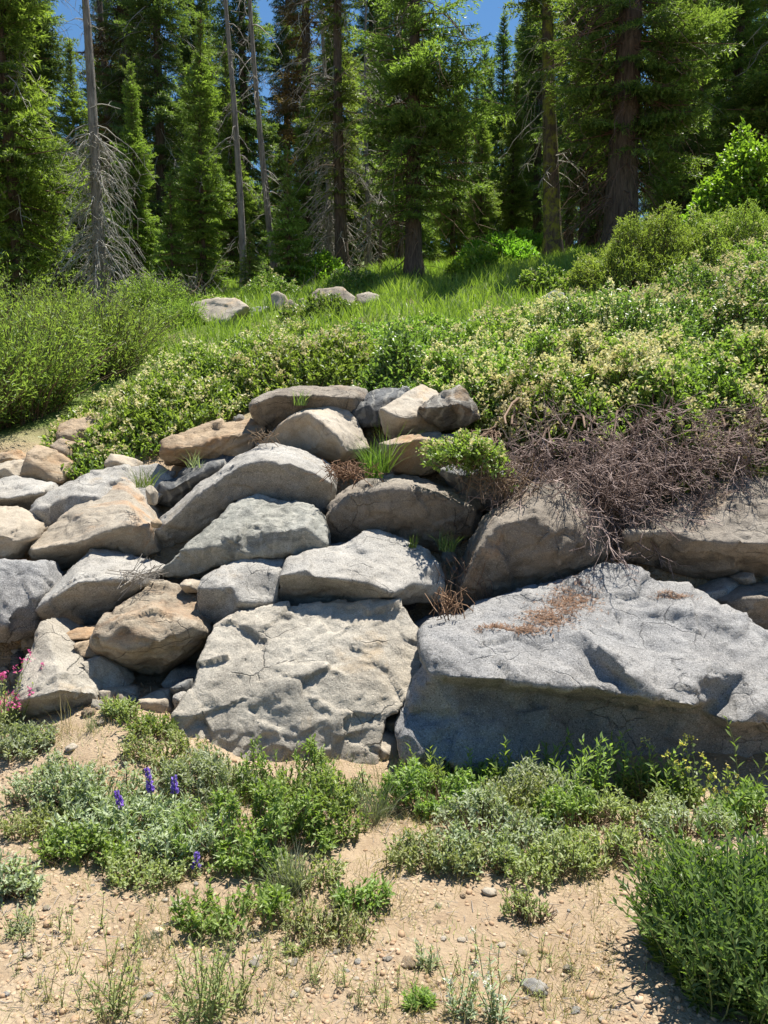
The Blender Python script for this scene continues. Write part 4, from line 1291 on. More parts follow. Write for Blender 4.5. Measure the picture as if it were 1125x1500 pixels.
for px, d, top in ((640, 44, 95), (668, 50, 100), (690, 40, 120), (712, 47, 90), (750, 45, 40), (615, 36, 60), (702, 60, 70), (768, 36, 20), (770, 50, 5), (600, 50, 10)):
    tree_at('dense', px, d, 'distant pointed fir below the patch of blue sky', py_top=top, rz=px, group='distant firs under the sky gap', needles='fir_needles')


# ------------------------------------------------------------------ dead standing trees
def snag(px, depth, H, r0, n_dead, ln, label, lean=0.0, h0=0.3, h1=None, seed=0, bark='bark_grey', droop=0.9, sub=9):
    rng = np.random.default_rng(seed)
    b = gd(px, depth)
    t = thing('dead_tree', b, label, 'dead tree')
    g = Geo()
    ax = trunk_geo(g, H, r0, rng, (lean, 0), 10)
    link('trunk', g.mesh('trunk', bark, True), t)
    o = link('branches', dead_branches(n_dead, h0, h1 or H * 0.95, ln, rng, ax, droop, sub, 0.011).mesh('branches', 'grey_twig'), t)
    o['kind'] = 'stuff'
    g2 = dead_branches(max(6, n_dead // 6), H * 0.3, H * 0.98, ln * 0.7, rng, ax, 0.2, 4, 0.012)
    o = link('twigs', g2.mesh('twigs', 'grey_twig'), t)
    o['kind'] = 'stuff'


snag(166, 15.2, 10, 0.13, 190, 0.75, 'grey dead tree thickly hung with bare drooping twigs behind the willow', -0.045, 0.2, 3.6, 31)
snag(358, 17.2, 11, 0.085, 46, 0.5, 'slim bare grey snag rising behind the spired fir', -0.03, 1.0, 9, 32)
snag(407, 18.0, 11, 0.085, 40, 0.55, 'slim pale snag leaning beside the bright young fir', -0.055, 1.0, 9, 33)
snag(484, 19.5, 8, 0.11, 150, 0.7, 'grey dead tree with a curtain of twigs beside the thin black-trunked conifer', -0.02, 0.3, 5, 34)
snag(538, 22, 9, 0.08, 90, 0.7, 'faint grey dead tree in the gap left of the central conifer'.replace(' left of', ' beside'), 0.01, 0.3, 6, 35)
snag(175, 30, 18, 0.2, 40, 1.0, 'dark bare pole of a dead tree outlined against blue sky', 0.0, 3, 16, 36, 'bark_dark')
snag(560, 19.0, 4.5, 0.05, 24, 0.5, 'short dark dead sapling near the central conifer', 0.0, 0.3, 4.2, 37, 'bark_dark')
snag(588, 21, 8, 0.06, 24, 0.6, 'thin dark pole close behind the central conifer', 0.0, 1, 7, 38, 'bark_dark')


def stump(px, py, H, r0, label, seed):
    rng = np.random.default_rng(seed)
    b = gp(px, py, 8)
    g = Geo()
    K = 8
    t = np.linspace(0, 1, K)
    p = np.stack([0.03 * np.sin(t * 3), 0 * t, t * H - 0.1 * (t == 0)], 1)
    tubes(g, p[None], (r0 * (1.25 - 0.35 * t))[None], 10, 0.5)
    V = g.V[-1]
    V[-10:, 2] += rng.uniform(-0.12, 0.18, 10) * r0 * 4
    g.add(np.concatenate([V[-10:], [[0.03, 0, H - r0 * 0.4]]]), np.array([[i, (i + 1) % 10, 10] for i in range(10)]), 0.5)
    link('stump', g.mesh('stump', 'bark_grey', True), None, b, label, 'stump')


stump(858, 362, 0.95, 0.09, 'tall broken grey stump beside the shaggy trunk', 1)
stump(437, 421, 0.35, 0.09, 'short grey stump in the meadow grass below the young firs', 2)

# brush of fallen bare branches
def brush(px, depth, n, ln, label, seed, spread=0.6, mat='grey_twig'):
    rng = np.random.default_rng(seed)
    b = gd(px, depth)
    g = dead_branches(n, 0.0, 0.25, ln, rng, lambda h: np.array([rng.normal(0, spread), rng.normal(0, spread * 0.6), h]), -0.35, 9, 0.012)
    o = thing('brushwood', b, label, 'brush')
    c = link('branches', g.mesh('branches', mat), o)
    c['kind'] = 'stuff'


brush(268, 15.8, 40, 1.0, 'heap of bare grey branches under the spired fir', 41)
brush(296, 15.4, 16, 0.8, 'small pile of reddish-brown branches below the spired fir', 42, 0.25, 'brown_twig')


# ------------------------------------------------------------------ shrubs
def canopy(rng, n, rx, ry, h, base, lum=0.25, freq=2.2, seed=0, shell=0.3, rot=0.0, low=0.0, gaps=0.0):
    """points and outward directions through the skin of a lumpy dome that follows the ground"""
    r = np.sqrt(rng.random(n)) * 1.0
    a = rng.uniform(0, 2 * math.pi, n)
    ux, uy = r * np.cos(a), r * np.sin(a)
    x0, y0 = ux * rx, uy * ry
    x = x0 * math.cos(rot) - y0 * math.sin(rot)
    y = x0 * math.sin(rot) + y0 * math.cos(rot)
    X, Y = base[0] + x, base[1] + y
    if gaps > 0:
        gm = fbm(np.stack([X * freq * 1.3, Y * freq * 1.3, np.full(n, seed * 1.7 + 40)], 1), 3) - 0.9 * np.clip(r - 0.55, 0, 1) > -gaps * 0 - 0.28 + 0.1 * rng.normal(size=n)
        r, a, ux, uy, x, y, X, Y = (q[gm] for q in (r, a, ux, uy, x, y, X, Y))
        n = len(r)
    lump = 1 + lum * 2 * fbm(np.stack([X * freq, Y * freq, np.full(n, seed * 3.1)], 1), 3)
    lump = np.clip(lump, 0.45, 1.4)
    top = h * np.sqrt(np.clip(1 - r ** 2.6, 0.0, 1)) * lump
    depth = 1 - shell * rng.random(n) ** 1.5
    z = terr(X, Y) + low + np.maximum(top * depth, 0.02 + 0.05 * rng.random(n))
    e = 0.05
    nx = x / (rx * rx)
    ny = y / (ry * ry)
    nz = np.sqrt(np.clip(1 - r * r, 0.05, 1)) / h
    d = unit(np.stack([nx, ny, nz], 1))
    return np.stack([X, Y, z], 1) - np.asarray(base), d, top, r


def twig_foliage(g, w, P, D, rng, leaf, width, per, stem, v0=0.5, vs=0.2, up=0.5, bend=0.05):
    """a leafy twig at every point"""
    n = len(P)
    d = unit(D + rng.normal(0, 0.45, (n, 3)) + np.array([0, 0, up]))
    ln = stem * rng.uniform(0.6, 1.3, n)
    o = P - d * ln[:, None] * 0.7
    idx = np.repeat(np.arange(n), per)
    t = np.tile((np.arange(per) + 0.5) / per, n) + rng.normal(0, 0.04, n * per)
    m = n * per
    pos = o[idx] + d[idx] * (t * ln[idx])[:, None]
    ld = unit(rng.normal(0, 1, (m, 3)) + d[idx] * (0.3 + 0.9 * t)[:, None] + np.array([0, 0, 0.15]))
    nr = unit(np.array([0, 0, 1.0]) + 0.6 * d[idx] + rng.normal(0, 0.45, (m, 3)))
    tv = rng.normal(v0, vs * 0.7, n)
    v = np.clip(tv[idx] + rng.normal(0, vs, m) + 0.12 * (t - 0.5), 0, 1)
    leaves(g, pos, ld, nr, leaf * rng.uniform(0.6, 1.3, m), width * rng.uniform(0.7, 1.25, m), v, bend)
    if w is not None:
        c = rng.random(n) < 0.28
        q = np.stack([o - d * ln[:, None] * 0.7, o + d * ln[:, None]], 1)[c]
        tubes(w, q, np.array([[0.003, 0.0012]]) * max(1.0, leaf / 0.03), 3, rng.uniform(0, 1, len(q)))


def stems_fan(w, rng, n, rx, ry, h, base, r=0.008, low=0.0, rot=0.0):
    a = rng.uniform(0, 2 * math.pi, n)
    rr = np.sqrt(rng.random(n)) * 0.85
    x0, y0 = rr * np.cos(a) * rx, rr * np.sin(a) * ry
    x = x0 * math.cos(rot) - y0 * math.sin(rot)
    y = x0 * math.sin(rot) + y0 * math.cos(rot)
    tipz = terr(base[0] + x, base[1] + y) + low + h * 0.8 * np.sqrt(1 - rr ** 2)
    tip = np.stack([x, y, tipz - base[2]], 1)
    sx, sy = x * 0.35, y * 0.35
    st = np.stack([sx, sy, terr(base[0] + sx, base[1] + sy) - 0.03 - base[2]], 1)
    t = np.linspace(0, 1, 5)[None, :, None]
    p = st[:, None] * (1 - t) + tip[:, None] * t
    p = p + rng.normal(0, 0.03, p.shape) * (t > 0) * max(h, 0.15)
    p[:, :, 2] -= 0.12 * h * np.sin(np.linspace(0, math.pi, 5))[None]
    tubes(w, p, r * np.linspace(1, 0.3, 5)[None] * np.ones((n, 1)), 4, rng.uniform(0, 1, n))


def plumes(g, P, rng, ln=0.06, rad=0.018, per=16, size=0.014):
    n = len(P)
    ax = unit(rng.normal(0, 0.5, (n, 3)) + np.array([0, 0, 1.0]))
    idx = np.repeat(np.arange(n), per)
    m = n * per
    t = rng.random(m)
    pos = P[idx] + ax[idx] * (t * ln * rng.uniform(0.7, 1.3, n)[idx])[:, None] + rng.normal(0, 1, (m, 3)) * (rad * (1.1 - 0.7 * t))[:, None]
    d = rand_dir(m, rng)
    tris(g, pos, d, unit(np.cross(d, rand_dir(m, rng))), size * rng.uniform(0.8, 1.6, m), size * 1.1, np.clip(rng.normal(0.5, 0.25, m), 0, 1))


def shrub(base, rx, ry, h, n, label, mat='oak_leaves', leaf=0.03, width=0.014, per=12, stem=0.12, blossom=0.0, seed=0, name='shrub', cat='shrub', lum=0.28,
          freq=2.2, up=0.5, rot=0.0, group=None, stems=None, stem_mat='brown_twig', shell=0.35, v0=0.5, low=0.0, bl_size=1.0, leaf_part='foliage', stem_r=0.008, gaps=0.0):
    rng = np.random.default_rng(seed + 500)
    base = np.asarray(base, float)
    t = thing(name, base, label, cat, group)
    g, w = Geo(), Geo()
    P, D, top, r = canopy(rng, n, rx, ry, h, base, lum, freq, seed, shell, rot, low, gaps)
    twig_foliage(g, w, P, D, rng, leaf, width, per, stem, v0, 0.2, up)
    stems_fan(w, rng, stems or max(12, int(n / 25)), rx, ry, h, base, stem_r, low, rot)
    link(leaf_part, g.mesh('foliage', mat), t)
    o = link('stems', w.mesh('stems', stem_mat), t)
    o['kind'] = 'stuff'
    if blossom > 0:
        bg = Geo()
        # blossoms gather in patches on the sunny skin
        X = P + base
        patch = fbm(np.stack([X[:, 0] * 1.6, X[:, 1] * 1.6, np.full(len(P), seed)], 1), 3)
        hi = (P[:, 2] + base[2] - terr(X[:, 0], X[:, 1])) > top * 0.8
        sel = hi & (rng.random(len(P)) < blossom * np.clip(0.9 + 2.2 * patch, 0.05, 2.2))
        if sel.sum():
            plumes(bg, P[sel] + D[sel] * 0.02, rng, 0.065 * bl_size, 0.018 * bl_size, 15, 0.015 * bl_size)
            o = link('blossom', bg.mesh('blossom', 'cream_blossom'), t)
            o['kind'] = 'stuff'
    return t


BL = 'creamy-flowered leafy shrubs spreading over the slope'
# sprawling shrubs over the top of the wall: (px, depth, rx, ry, h, n, blossom, label)
k = 0
for px, d, rx, ry, h, n, bl, mat, lab in [
        (240, 6.9, 0.75, 0.6, 0.28, 1400, 0.3, 'oak_leaves', 'green shrub spilling over the orange-tan boulder'),
        (330, 7.7, 0.9, 0.8, 0.34, 1600, 0.28, 'oak_leaves', 'cream-flecked shrub uphill of the orange-tan boulder'),
        (175, 6.5, 0.5, 0.45, 0.16, 800, 0.2, 'oak_leaves', 'thin creeping shrub between the tan boulder and the striped wedge'),
        (455, 7.4, 0.75, 0.6, 0.34, 1400, 0.18, 'oak_leaves', 'green shrub mounded behind the long brown boulder'),
        (430, 9.0, 1.1, 0.8, 0.2, 1300, 0.15, 'oak_leaves', 'broad low shrub below the meadow boulders'),
        (520, 8.3, 0.9, 0.8, 0.28, 1200, 0.12, 'oak_leaves', 'plain green shrub between the glossy shrub and the meadow'),
        (605, 7.0, 0.6, 0.45, 0.44, 1500, 0.02, 'oak_leaves_dark', 'dark glossy-leaved shrub right behind the marbled rock'),
        (610, 9.0, 1.0, 0.7, 0.22, 1100, 0.1, 'oak_leaves', 'light green shrub uphill of the dark glossy one'),
        (745, 6.5, 0.7, 0.6, 0.46, 1700, 0.9, 'oak_leaves', 'shrub with dense cream blossom beside the dark glossy one'),
        (755, 8.4, 0.9, 0.7, 0.28, 1300, 0.6, 'oak_leaves', 'cream-blossomed shrub bordering the meadow grass'),
        (890, 5.98, 0.75, 0.55, 0.48, 2100, 0.9, 'oak_leaves', 'blossoming shrub crowning the hanging dead twigs'),
        (880, 7.7, 0.85, 0.8, 0.5, 1700, 0.8, 'oak_leaves_dark', 'dark-leaved blossoming shrub uphill of the dead twigs'),
        (1060, 5.98, 0.8, 0.55, 0.48, 2100, 0.8, 'oak_leaves', 'large blossoming shrub above the dappled boulder'),
        (1060, 8.2, 0.95, 0.85, 0.5, 1900, 0.7, 'oak_leaves_dark', 'leafy shrub with dark hollows above the large blossoming one'),
        (930, 9.2, 1.1, 0.7, 0.26, 1400, 0.7, 'oak_leaves', 'pale-flowered shrub just below the juniper-like shrub'),
        (1180, 9.6, 1.1, 1.0, 0.5, 1500, 0.7, 'oak_leaves', 'pale-flowered shrub at the foot of the broadleaf bush'),
        (1230, 6.2, 0.9, 0.7, 0.5, 1500, 0.7, 'oak_leaves', 'blossoming shrub farthest along the wall top past the dappled boulder'),
        (785, 6.0, 0.42, 0.4, 0.36, 1000, 0.9, 'oak_leaves', 'yellowish shrub drooping over the tall grey-brown boulder')]:
    k += 1
    shrub(gd(px, d), rx * 1.2, ry * 1.22, h * (1.0 if px > 700 else 0.85), n, lab, mat, 0.046, 0.0235, 9, 0.13, bl * (0.4 if px > 700 else 0.6), seed=k, group=BL, rot=0.2 * k, lum=0.42, freq=2.2, bl_size=1.25)


def sprig():
    rng = np.random.default_rng(577)
    base = at(672, 660, 4.98)
    root = at(735, 628, 5.85) - base
    th = thing('shrub', base, 'yellow-green leafy sprig hanging over the squat tan boulder', 'shrub', BL)
    g, w, bg = Geo(), Geo(), Geo()
    n = 420
    d = rand_dir(n, rng)
    P = d * np.array([0.25, 0.2, 0.11]) * rng.uniform(0.45, 1.0, n)[:, None] * (1 + 0.95 * fbm(d * 1.9, 3))[:, None]
    P[:, 0] += 0.08
    P[:, 2] -= 0.25 * P[:, 0] ** 2 / 0.25
    twig_foliage(g, w, P, d, rng, 0.032, 0.016, 11, 0.09, 0.6, 0.2, 0.4)
    t = np.linspace(0, 1, 6)[None, :, None]
    e = P[:26]
    p = root[None, None] * (1 - t) + e[:, None] * t + rng.normal(0, 0.02, (26, 6, 3))
    tubes(w, p, 0.005 * np.linspace(1.2, 0.4, 6)[None] * np.ones((26, 1)), 4, rng.uniform(0, 1, 26))
    sel = (d[:, 2] > 0.1) & (rng.random(n) < 0.45)
    plumes(bg, P[sel], rng, 0.05, 0.015, 14, 0.013)
    link('foliage', g.mesh('foliage', 'oak_leaves'), th)
    link('stems', w.mesh('stems', 'brown_twig'), th)['kind'] = 'stuff'
    link('blossom', bg.mesh('blossom', 'cream_blossom'), th)['kind'] = 'stuff'


sprig()
# juniper-like shrub and greenery up the right-hand rise
for px, d, rx, ry, h, n, lab in [(930, 10.9, 1.0, 0.8, 0.75, 2300, 'fine-textured juniper-like shrub on the rise before the shaggy trunk'),
                                 (1080, 10.8, 1.2, 0.9, 0.8, 2300, 'fine-textured shrub under the bright broadleaf bush')]:
    k += 1
    shrub(gd(px, d), rx, ry, h, n, lab, 'juniper_leaves', 0.05, 0.012, 16, 0.2, 0.06 if px > 1000 else 0.02, seed=k, lum=0.3)
for px, d, rx, ry, h, n, lab in [(1120, 12.2, 1.35, 1.0, 1.65, 2600, 'bright green broadleaf bush below the tall firs'),
                                 (1035, 12.4, 0.6, 0.6, 0.95, 1000, 'smaller bright green bush against the broadleaf bush'),
                                 (1240, 12.0, 1.2, 1.0, 2.1, 2000, 'tall bright green bush beyond the broadleaf bush')]:
    k += 1
    shrub(gd(px, d), rx, ry, h, n, lab, 'aspen_leaves', 0.075, 0.048, 11, 0.28, 0, seed=k, lum=0.2, freq=1.6)
for q, (px, d, r_, h, lab) in enumerate([(330, 12.6, 0.5, 0.28, 'low shrub between the whaleback boulder and the broad shrub'), (470, 11.8, 0.6, 0.26, 'low shrub below the domed meadow boulder'), 
                                        (800, 11.2, 0.5, 0.3, 'low shrub beside the bare patch'),
                                        (400, 15.2, 0.6, 0.35, 'ragged shrub at the meadow top below the young firs'), (520, 15.8, 0.6, 0.3, 'leafy clump at the foot of the thin black-trunked conifer')]):
    shrub(gd(px, d), r_, r_ * 0.8, h, 420, lab, 'oak_leaves_dark' if q % 2 else 'oak_leaves', 0.055, 0.028, 9, 0.15, 0.15, seed=140 + q, lum=0.5)
for px, d, rx, ry, h, n, lab in [(720, 17.5, 0.9, 0.7, 0.55, 700, 'bright undergrowth at the forest edge by the central conifer'),
                                 (770, 19, 0.8, 0.6, 0.5, 500, 'bright undergrowth behind the lichen-coated trunk'),
                                 (460, 17.6, 0.8, 0.6, 0.5, 500, 'green undergrowth below the thin black-trunked conifer'),
                                 (690, 15.5, 0.5, 0.5, 0.35, 300, 'low green plant clump at the foot of the central conifer')]:
    k += 1
    shrub(gd(px, d), rx, ry, h, n, lab, 'aspen_leaves', 0.08, 0.045, 9, 0.22, 0, seed=k)


# willow: upright arching wands with narrow leaves
def willow(base, rad, h, n, label, seed, leaf=0.06, width=0.013, per=34, mat='willow_leaves', name='willow_shrub'):
    rng = np.random.default_rng(seed)
    base = np.asarray(base, float)
    t = thing(name, base, label, 'shrub')
    g, w = Geo(), Geo()
    a = rng.uniform(0, 2 * math.pi, n)
    rr = np.sqrt(rng.random(n))
    out = np.stack([np.cos(a), np.sin(a), np.zeros(n)], 1)
    st = out * (rr * rad * 0.45)[:, None]
    st[:, 2] = terr(base[0] + st[:, 0], base[1] + st[:, 1]) - base[2] - 0.03
    L = h * (1.0 - 0.42 * rr ** 2) * rng.uniform(0.55, 1.1, n)
    K = 6
    tt = np.linspace(0, 1, K)
    lean = (rr * 0.75 + 0.1)[:, None] * out + rng.normal(0, 0.14, (n, 3)) * np.array([1, 1, 0])
    p = st[:, None] + np.array([0, 0, 1.0]) * (tt[None] * L[:, None])[..., None] + lean[:, None] * (tt[None] ** 1.5 * (rad * 0.75))[..., None]
    p += np.cumsum(rng.normal(0, 0.012, p.shape), 1) * (tt > 0)[None, :, None]
    tubes(w, p, 0.006 * np.linspace(1, 0.25, K)[None] * np.ones((n, 1)), 3, rng.uniform(0, 1, n))
    m = n * per
    idx = np.repeat(np.arange(n), per)
    f = rng.uniform(0.12, 1.0, m)
    ft = f * (K - 1)
    i0 = np.minimum(ft.astype(int), K - 2)
    fr = (ft - i0)[:, None]
    pos = p[idx, i0] * (1 - fr) + p[idx, i0 + 1] * fr
    tg = unit(p[idx, i0 + 1] - p[idx, i0])
    pos = pos + rng.normal(0, 0.03, (m, 3))
    ld = unit(tg * 0.8 + rng.normal(0, 0.6, (m, 3)))
    nr = unit(rng.normal(0, 0.6, (m, 3)) + np.array([0, 0, 0.8]))
    leaves(g, pos, ld, nr, leaf * rng.uniform(0.6, 1.3, m), width * rng.uniform(0.8, 1.2, m), np.clip(rng.normal(0.3 + 0.3 * f, 0.18), 0, 1), 0.06)
    link('foliage', g.mesh('foliage', mat), t)
    link('stems', w.mesh('stems', 'brown_twig'), t)['kind'] = 'stuff'


willow(gd(40, 7.6), 0.85, 1.15, 380, 'grey-green willow thicket rising above the orange rubble', 61)
willow(gd(-60, 7.0), 0.8, 1.2, 330, 'deep green willow clump next to the cream rubble rock', 66)
willow(gd(150, 9.2), 0.95, 1.15, 380, 'yellow-green willow clump uphill of the grey-green thicket', 62)
willow(gd(30, 10.5), 1.2, 1.3, 350, 'tall willow clump before the broad bushy fir', 63)
willow(gd(-90, 9.5), 1.2, 1.4, 260, 'willow clump standing behind the deep green one', 67)
willow(gd(235, 14.2), 0.6, 0.75, 200, 'small rounded willow bush under the grey dead tree', 64, per=40)
willow(gd(268, 11.6), 0.4, 0.5, 120, 'little leafy sapling by the whaleback meadow boulder', 65)


# ------------------------------------------------------------------ meadow grass
def blades(g, P, rng, h, w, v0=0.5, curl=0.5, spread=0.35):
    n = len(P)
    d = unit(rng.normal(0, spread, (n, 3)) * np.array([1, 1, 0]) + np.array([0, 0, 1.0]))
    a = rng.uniform(0, math.pi * 2, n)
    s = np.stack([np.cos(a), np.sin(a), np.zeros(n)], 1)
    L = (h * rng.uniform(0.45, 1.25, n))[:, None]
    bend = np.stack([-np.sin(a), np.cos(a), np.zeros(n)], 1) * rng.uniform(-curl, curl, n)[:, None] + d * np.array([1, 1, 0])
    mid = P + d * L * 0.55
    tip = P + d * L * 0.95 + bend * L * 0.35
    ww = (w * rng.uniform(0.6, 1.3, n))[:, None]
    V = np.stack([P - s * ww / 2, P + s * ww / 2, mid + s * ww * 0.38, mid - s * ww * 0.38, tip], 1).reshape(-1, 3)
    i = np.arange(n)[:, None] * 5
    v = np.repeat(np.clip(rng.normal(v0, 0.22, n), 0, 1), 5)
    g.V.append(V)
    g.A.append(v)
    g.F4.append(i + np.array([[0, 1, 2, 3]]) + g.n)
    g.F3.append(i + np.array([[3, 2, 4]]) + g.n)
    g.n += len(V)


def grass_field(n, pxr, dr, h, w, mat, seed, thr=-0.35, name='meadow_grass'):
    rng = np.random.default_rng(seed)
    d = np.sqrt(rng.uniform(dr[0] ** 2, dr[1] ** 2, n))
    px = rng.uniform(pxr[0], pxr[1], n)
    x = (px - 562.5) / FPX * d
    q = np.stack([x, d, np.zeros(n)], 1)
    nz = fbm(q * 0.8 + 4, 3)
    keep = nz > thr + 0.25 * rng.normal(size=n)
    x, d, nz = x[keep], d[keep], nz[keep]
    P = np.stack([x, d, terr(x, d) - 0.01], 1)
    g = Geo()
    blades(g, P, rng, h * (0.75 + 0.5 * (nz + 0.3)), w)
    link(name, g.mesh(name, mat), None, (0, 0, 0), label={'meadow_grass': 'lush green meadow grass between the shrubs and the forest'}.get(name, 'sparse grass on the forest floor under the firs'), cat='grass', kind='stuff')


grass_field(34000, (200, 900), (9.5, 20.5), 0.26, 0.016, 'meadow_grass', 71, -0.6)
grass_field(16000, (-350, 1400), (16, 34), 0.3, 0.03, 'meadow_grass', 72, 0.0, 'forest_grass')

# ------------------------------------------------------------------ dead twig thicket hanging over the right-hand boulders
def thicket():
    rng = np.random.default_rng(81)
    g = Geo()
    base = at(900, 640, 5.3)
    n = 330
    px = np.where(rng.random(n) < 0.6, rng.uniform(735, 1165, n), rng.normal(890, 60, n))
    top = np.interp(px, [735, 850, 950, 1165], [640, 618, 596, 590])
    py = top + 12 + rng.uniform(-5, 80, n) * np.interp(px, [735, 800, 900, 980, 1165], [0.6, 1.1, 1.75, 1.0, 0.5])
    dep = 5.72 - 0.42 * (py - 600) / 90 + rng.uniform(-0.18, 0.12, n)
    o = np.stack([at(a, b, c) for a, b, c in zip(px, py, dep)]) - base
    L = rng.uniform(0.22, 0.55, n) * np.interp(px, [735, 800, 890, 1000, 1165], [0.7, 1.0, 1.15, 1.0, 0.7])
    K = 6
    t = np.linspace(0, 1, K)
    d = unit(np.stack([rng.normal(0.0, 0.65, n), -0.75 + rng.normal(0, 0.3, n), rng.normal(-0.3, 0.4, n)], 1))
    p = o[:, None] + d[:, None] * (t[None] * L[:, None])[..., None]
    p[..., 2] -= (0.25 * L)[:, None] * t[None] ** 1.5
    p += np.cumsum(rng.normal(0, 0.012, p.shape), 1)
    v = rng.uniform(0, 1, n)
    tubes(g, p, 0.0055 * rng.uniform(0.6, 1.5, n)[:, None] * np.linspace(1.2, 0.25, K)[None], 4, v)
    sub = 10
    m = n * sub
    idx = np.repeat(np.arange(n), sub)
    kk = rng.integers(1, K, m)
    so = p[idx, kk]
    sd = unit(d[idx] * 0.8 + rng.normal(0, 0.5, (m, 3)))
    sl = rng.uniform(0.08, 0.22, m)
    ts = np.linspace(0, 1, 3)
    sp = so[:, None] + sd[:, None] * (ts[None] * sl[:, None])[..., None] + rng.normal(0, 0.006, (m, 3, 3)) * (ts > 0)[None, :, None]
    tubes(g, sp, 0.0026 * np.linspace(1.2, 0.5, 3)[None] * np.ones((m, 1)), 3, np.clip(v[idx] + 0.15, 0, 1))
    s2 = 3
    m2 = m * s2
    id2 = np.repeat(np.arange(m), s2)
    so2 = sp[id2, rng.integers(1, 3, m2)]
    sd2 = unit(rng.normal(0, 0.6, (m2, 3)) + sd[id2] * 0.8)
    q = so2[:, None] + sd2[:, None] * (np.linspace(0, 1, 2)[None] * rng.uniform(0.025, 0.075, m2)[:, None])[..., None]
    tubes(g, q, 0.0019 * np.array([[1.1, 0.6]]) * np.ones((m2, 1)), 3, np.clip(v[idx][id2] + 0.3, 0, 1))
    th = thing('dead_shrub', base, 'tangle of bare pinkish-grey dead twigs hanging over the large boulders', 'dead shrub')
    link('twigs', g.mesh('twigs', 'dead_twig'), th)['kind'] = 'stuff'
    # the heavy limbs it grows from
    g2 = Geo()
    n = 26
    px = np.linspace(720, 1160, n) + rng.normal(0, 8, n)
    a = np.stack([at(x, 560 + rng.uniform(-20, 40), 6.2) for x in px]) - base
    b = np.stack([at(x + rng.normal(0, 40), 640 + rng.uniform(-20, 60), 5.25) for x in px]) - base
    t = np.linspace(0, 1, 6)[None, :, None]
    pp = a[:, None] * (1 - t) + b[:, None] * t + rng.normal(0, 0.03, (n, 6, 3))
    tubes(g2, pp, 0.014 * np.linspace(1.2, 0.5, 6)[None] * np.ones((n, 1)), 5, rng.uniform(0, 1, n))
    link('limbs', g2.mesh('limbs', 'brown_twig'), th)['kind'] = 'stuff'


thicket()


def litter_twigs(px, py, dep, n, ln, spread, label, seed, mat='brown_twig', down=0.2, dirx=0.0):
    rng = np.random.default_rng(seed)
    g = Geo()
    base = at(px, py, dep)
    o = rng.normal(0, 1, (n, 3)) * np.array([spread, spread * 0.5, spread * 0.35])
    d = unit(np.stack([rng.normal(dirx, 0.6, n), rng.normal(-0.3, 0.4, n), rng.normal(-down, 0.35, n)], 1))
    L = ln * rng.uniform(0.4, 1.2, n)
    t = np.linspace(-0.5, 0.5, 4)
    p = o[:, None] + d[:, None] * (t[None] * L[:, None])[..., None] + rng.normal(0, 0.012, (n, 4, 3))
    tubes(g, p, 0.0025 * rng.uniform(0.6, 1.4, n)[:, None] * np.ones((1, 4)), 3, rng.uniform(0, 1, n))
    th = thing('twig_litter', base, label, 'twigs')
    link('twigs', g.mesh('twigs', mat), th)['kind'] = 'stuff'


litter_twigs(507, 690, 5.0, 110, 0.16, 0.07, 'reddish-brown twig litter packed beside the broad brown boulder', 1, 'needle_litter')
litter_twigs(208, 845, 4.5, 26, 0.26, 0.05, 'wisp of dry straw-coloured stalks over the warm overhanging boulder', 2, 'grey_twig', 0.3, -0.7)
litter_twigs(658, 885, 4.15, 45, 0.17, 0.035, 'dry stalks caught in the cleft beside the peaked grey boulder', 3, 'needle_litter', 0.9)
litter_twigs(382, 640, 5.5, 22, 0.14, 0.05, 'few dry stems where the orange-tan and cream boulders meet', 4, 'brown_twig', 0.5)
litter_twigs(735, 700, 4.9, 90, 0.3, 0.12, 'dark dry stems tangled in the shade above the cleft', 5, 'brown_twig', 0.5)
litter_twigs(690, 845, 4.6, 40, 0.3, 0.08, 'thin dark stems drooping inside the cleft', 6, 'brown_twig', 0.9)


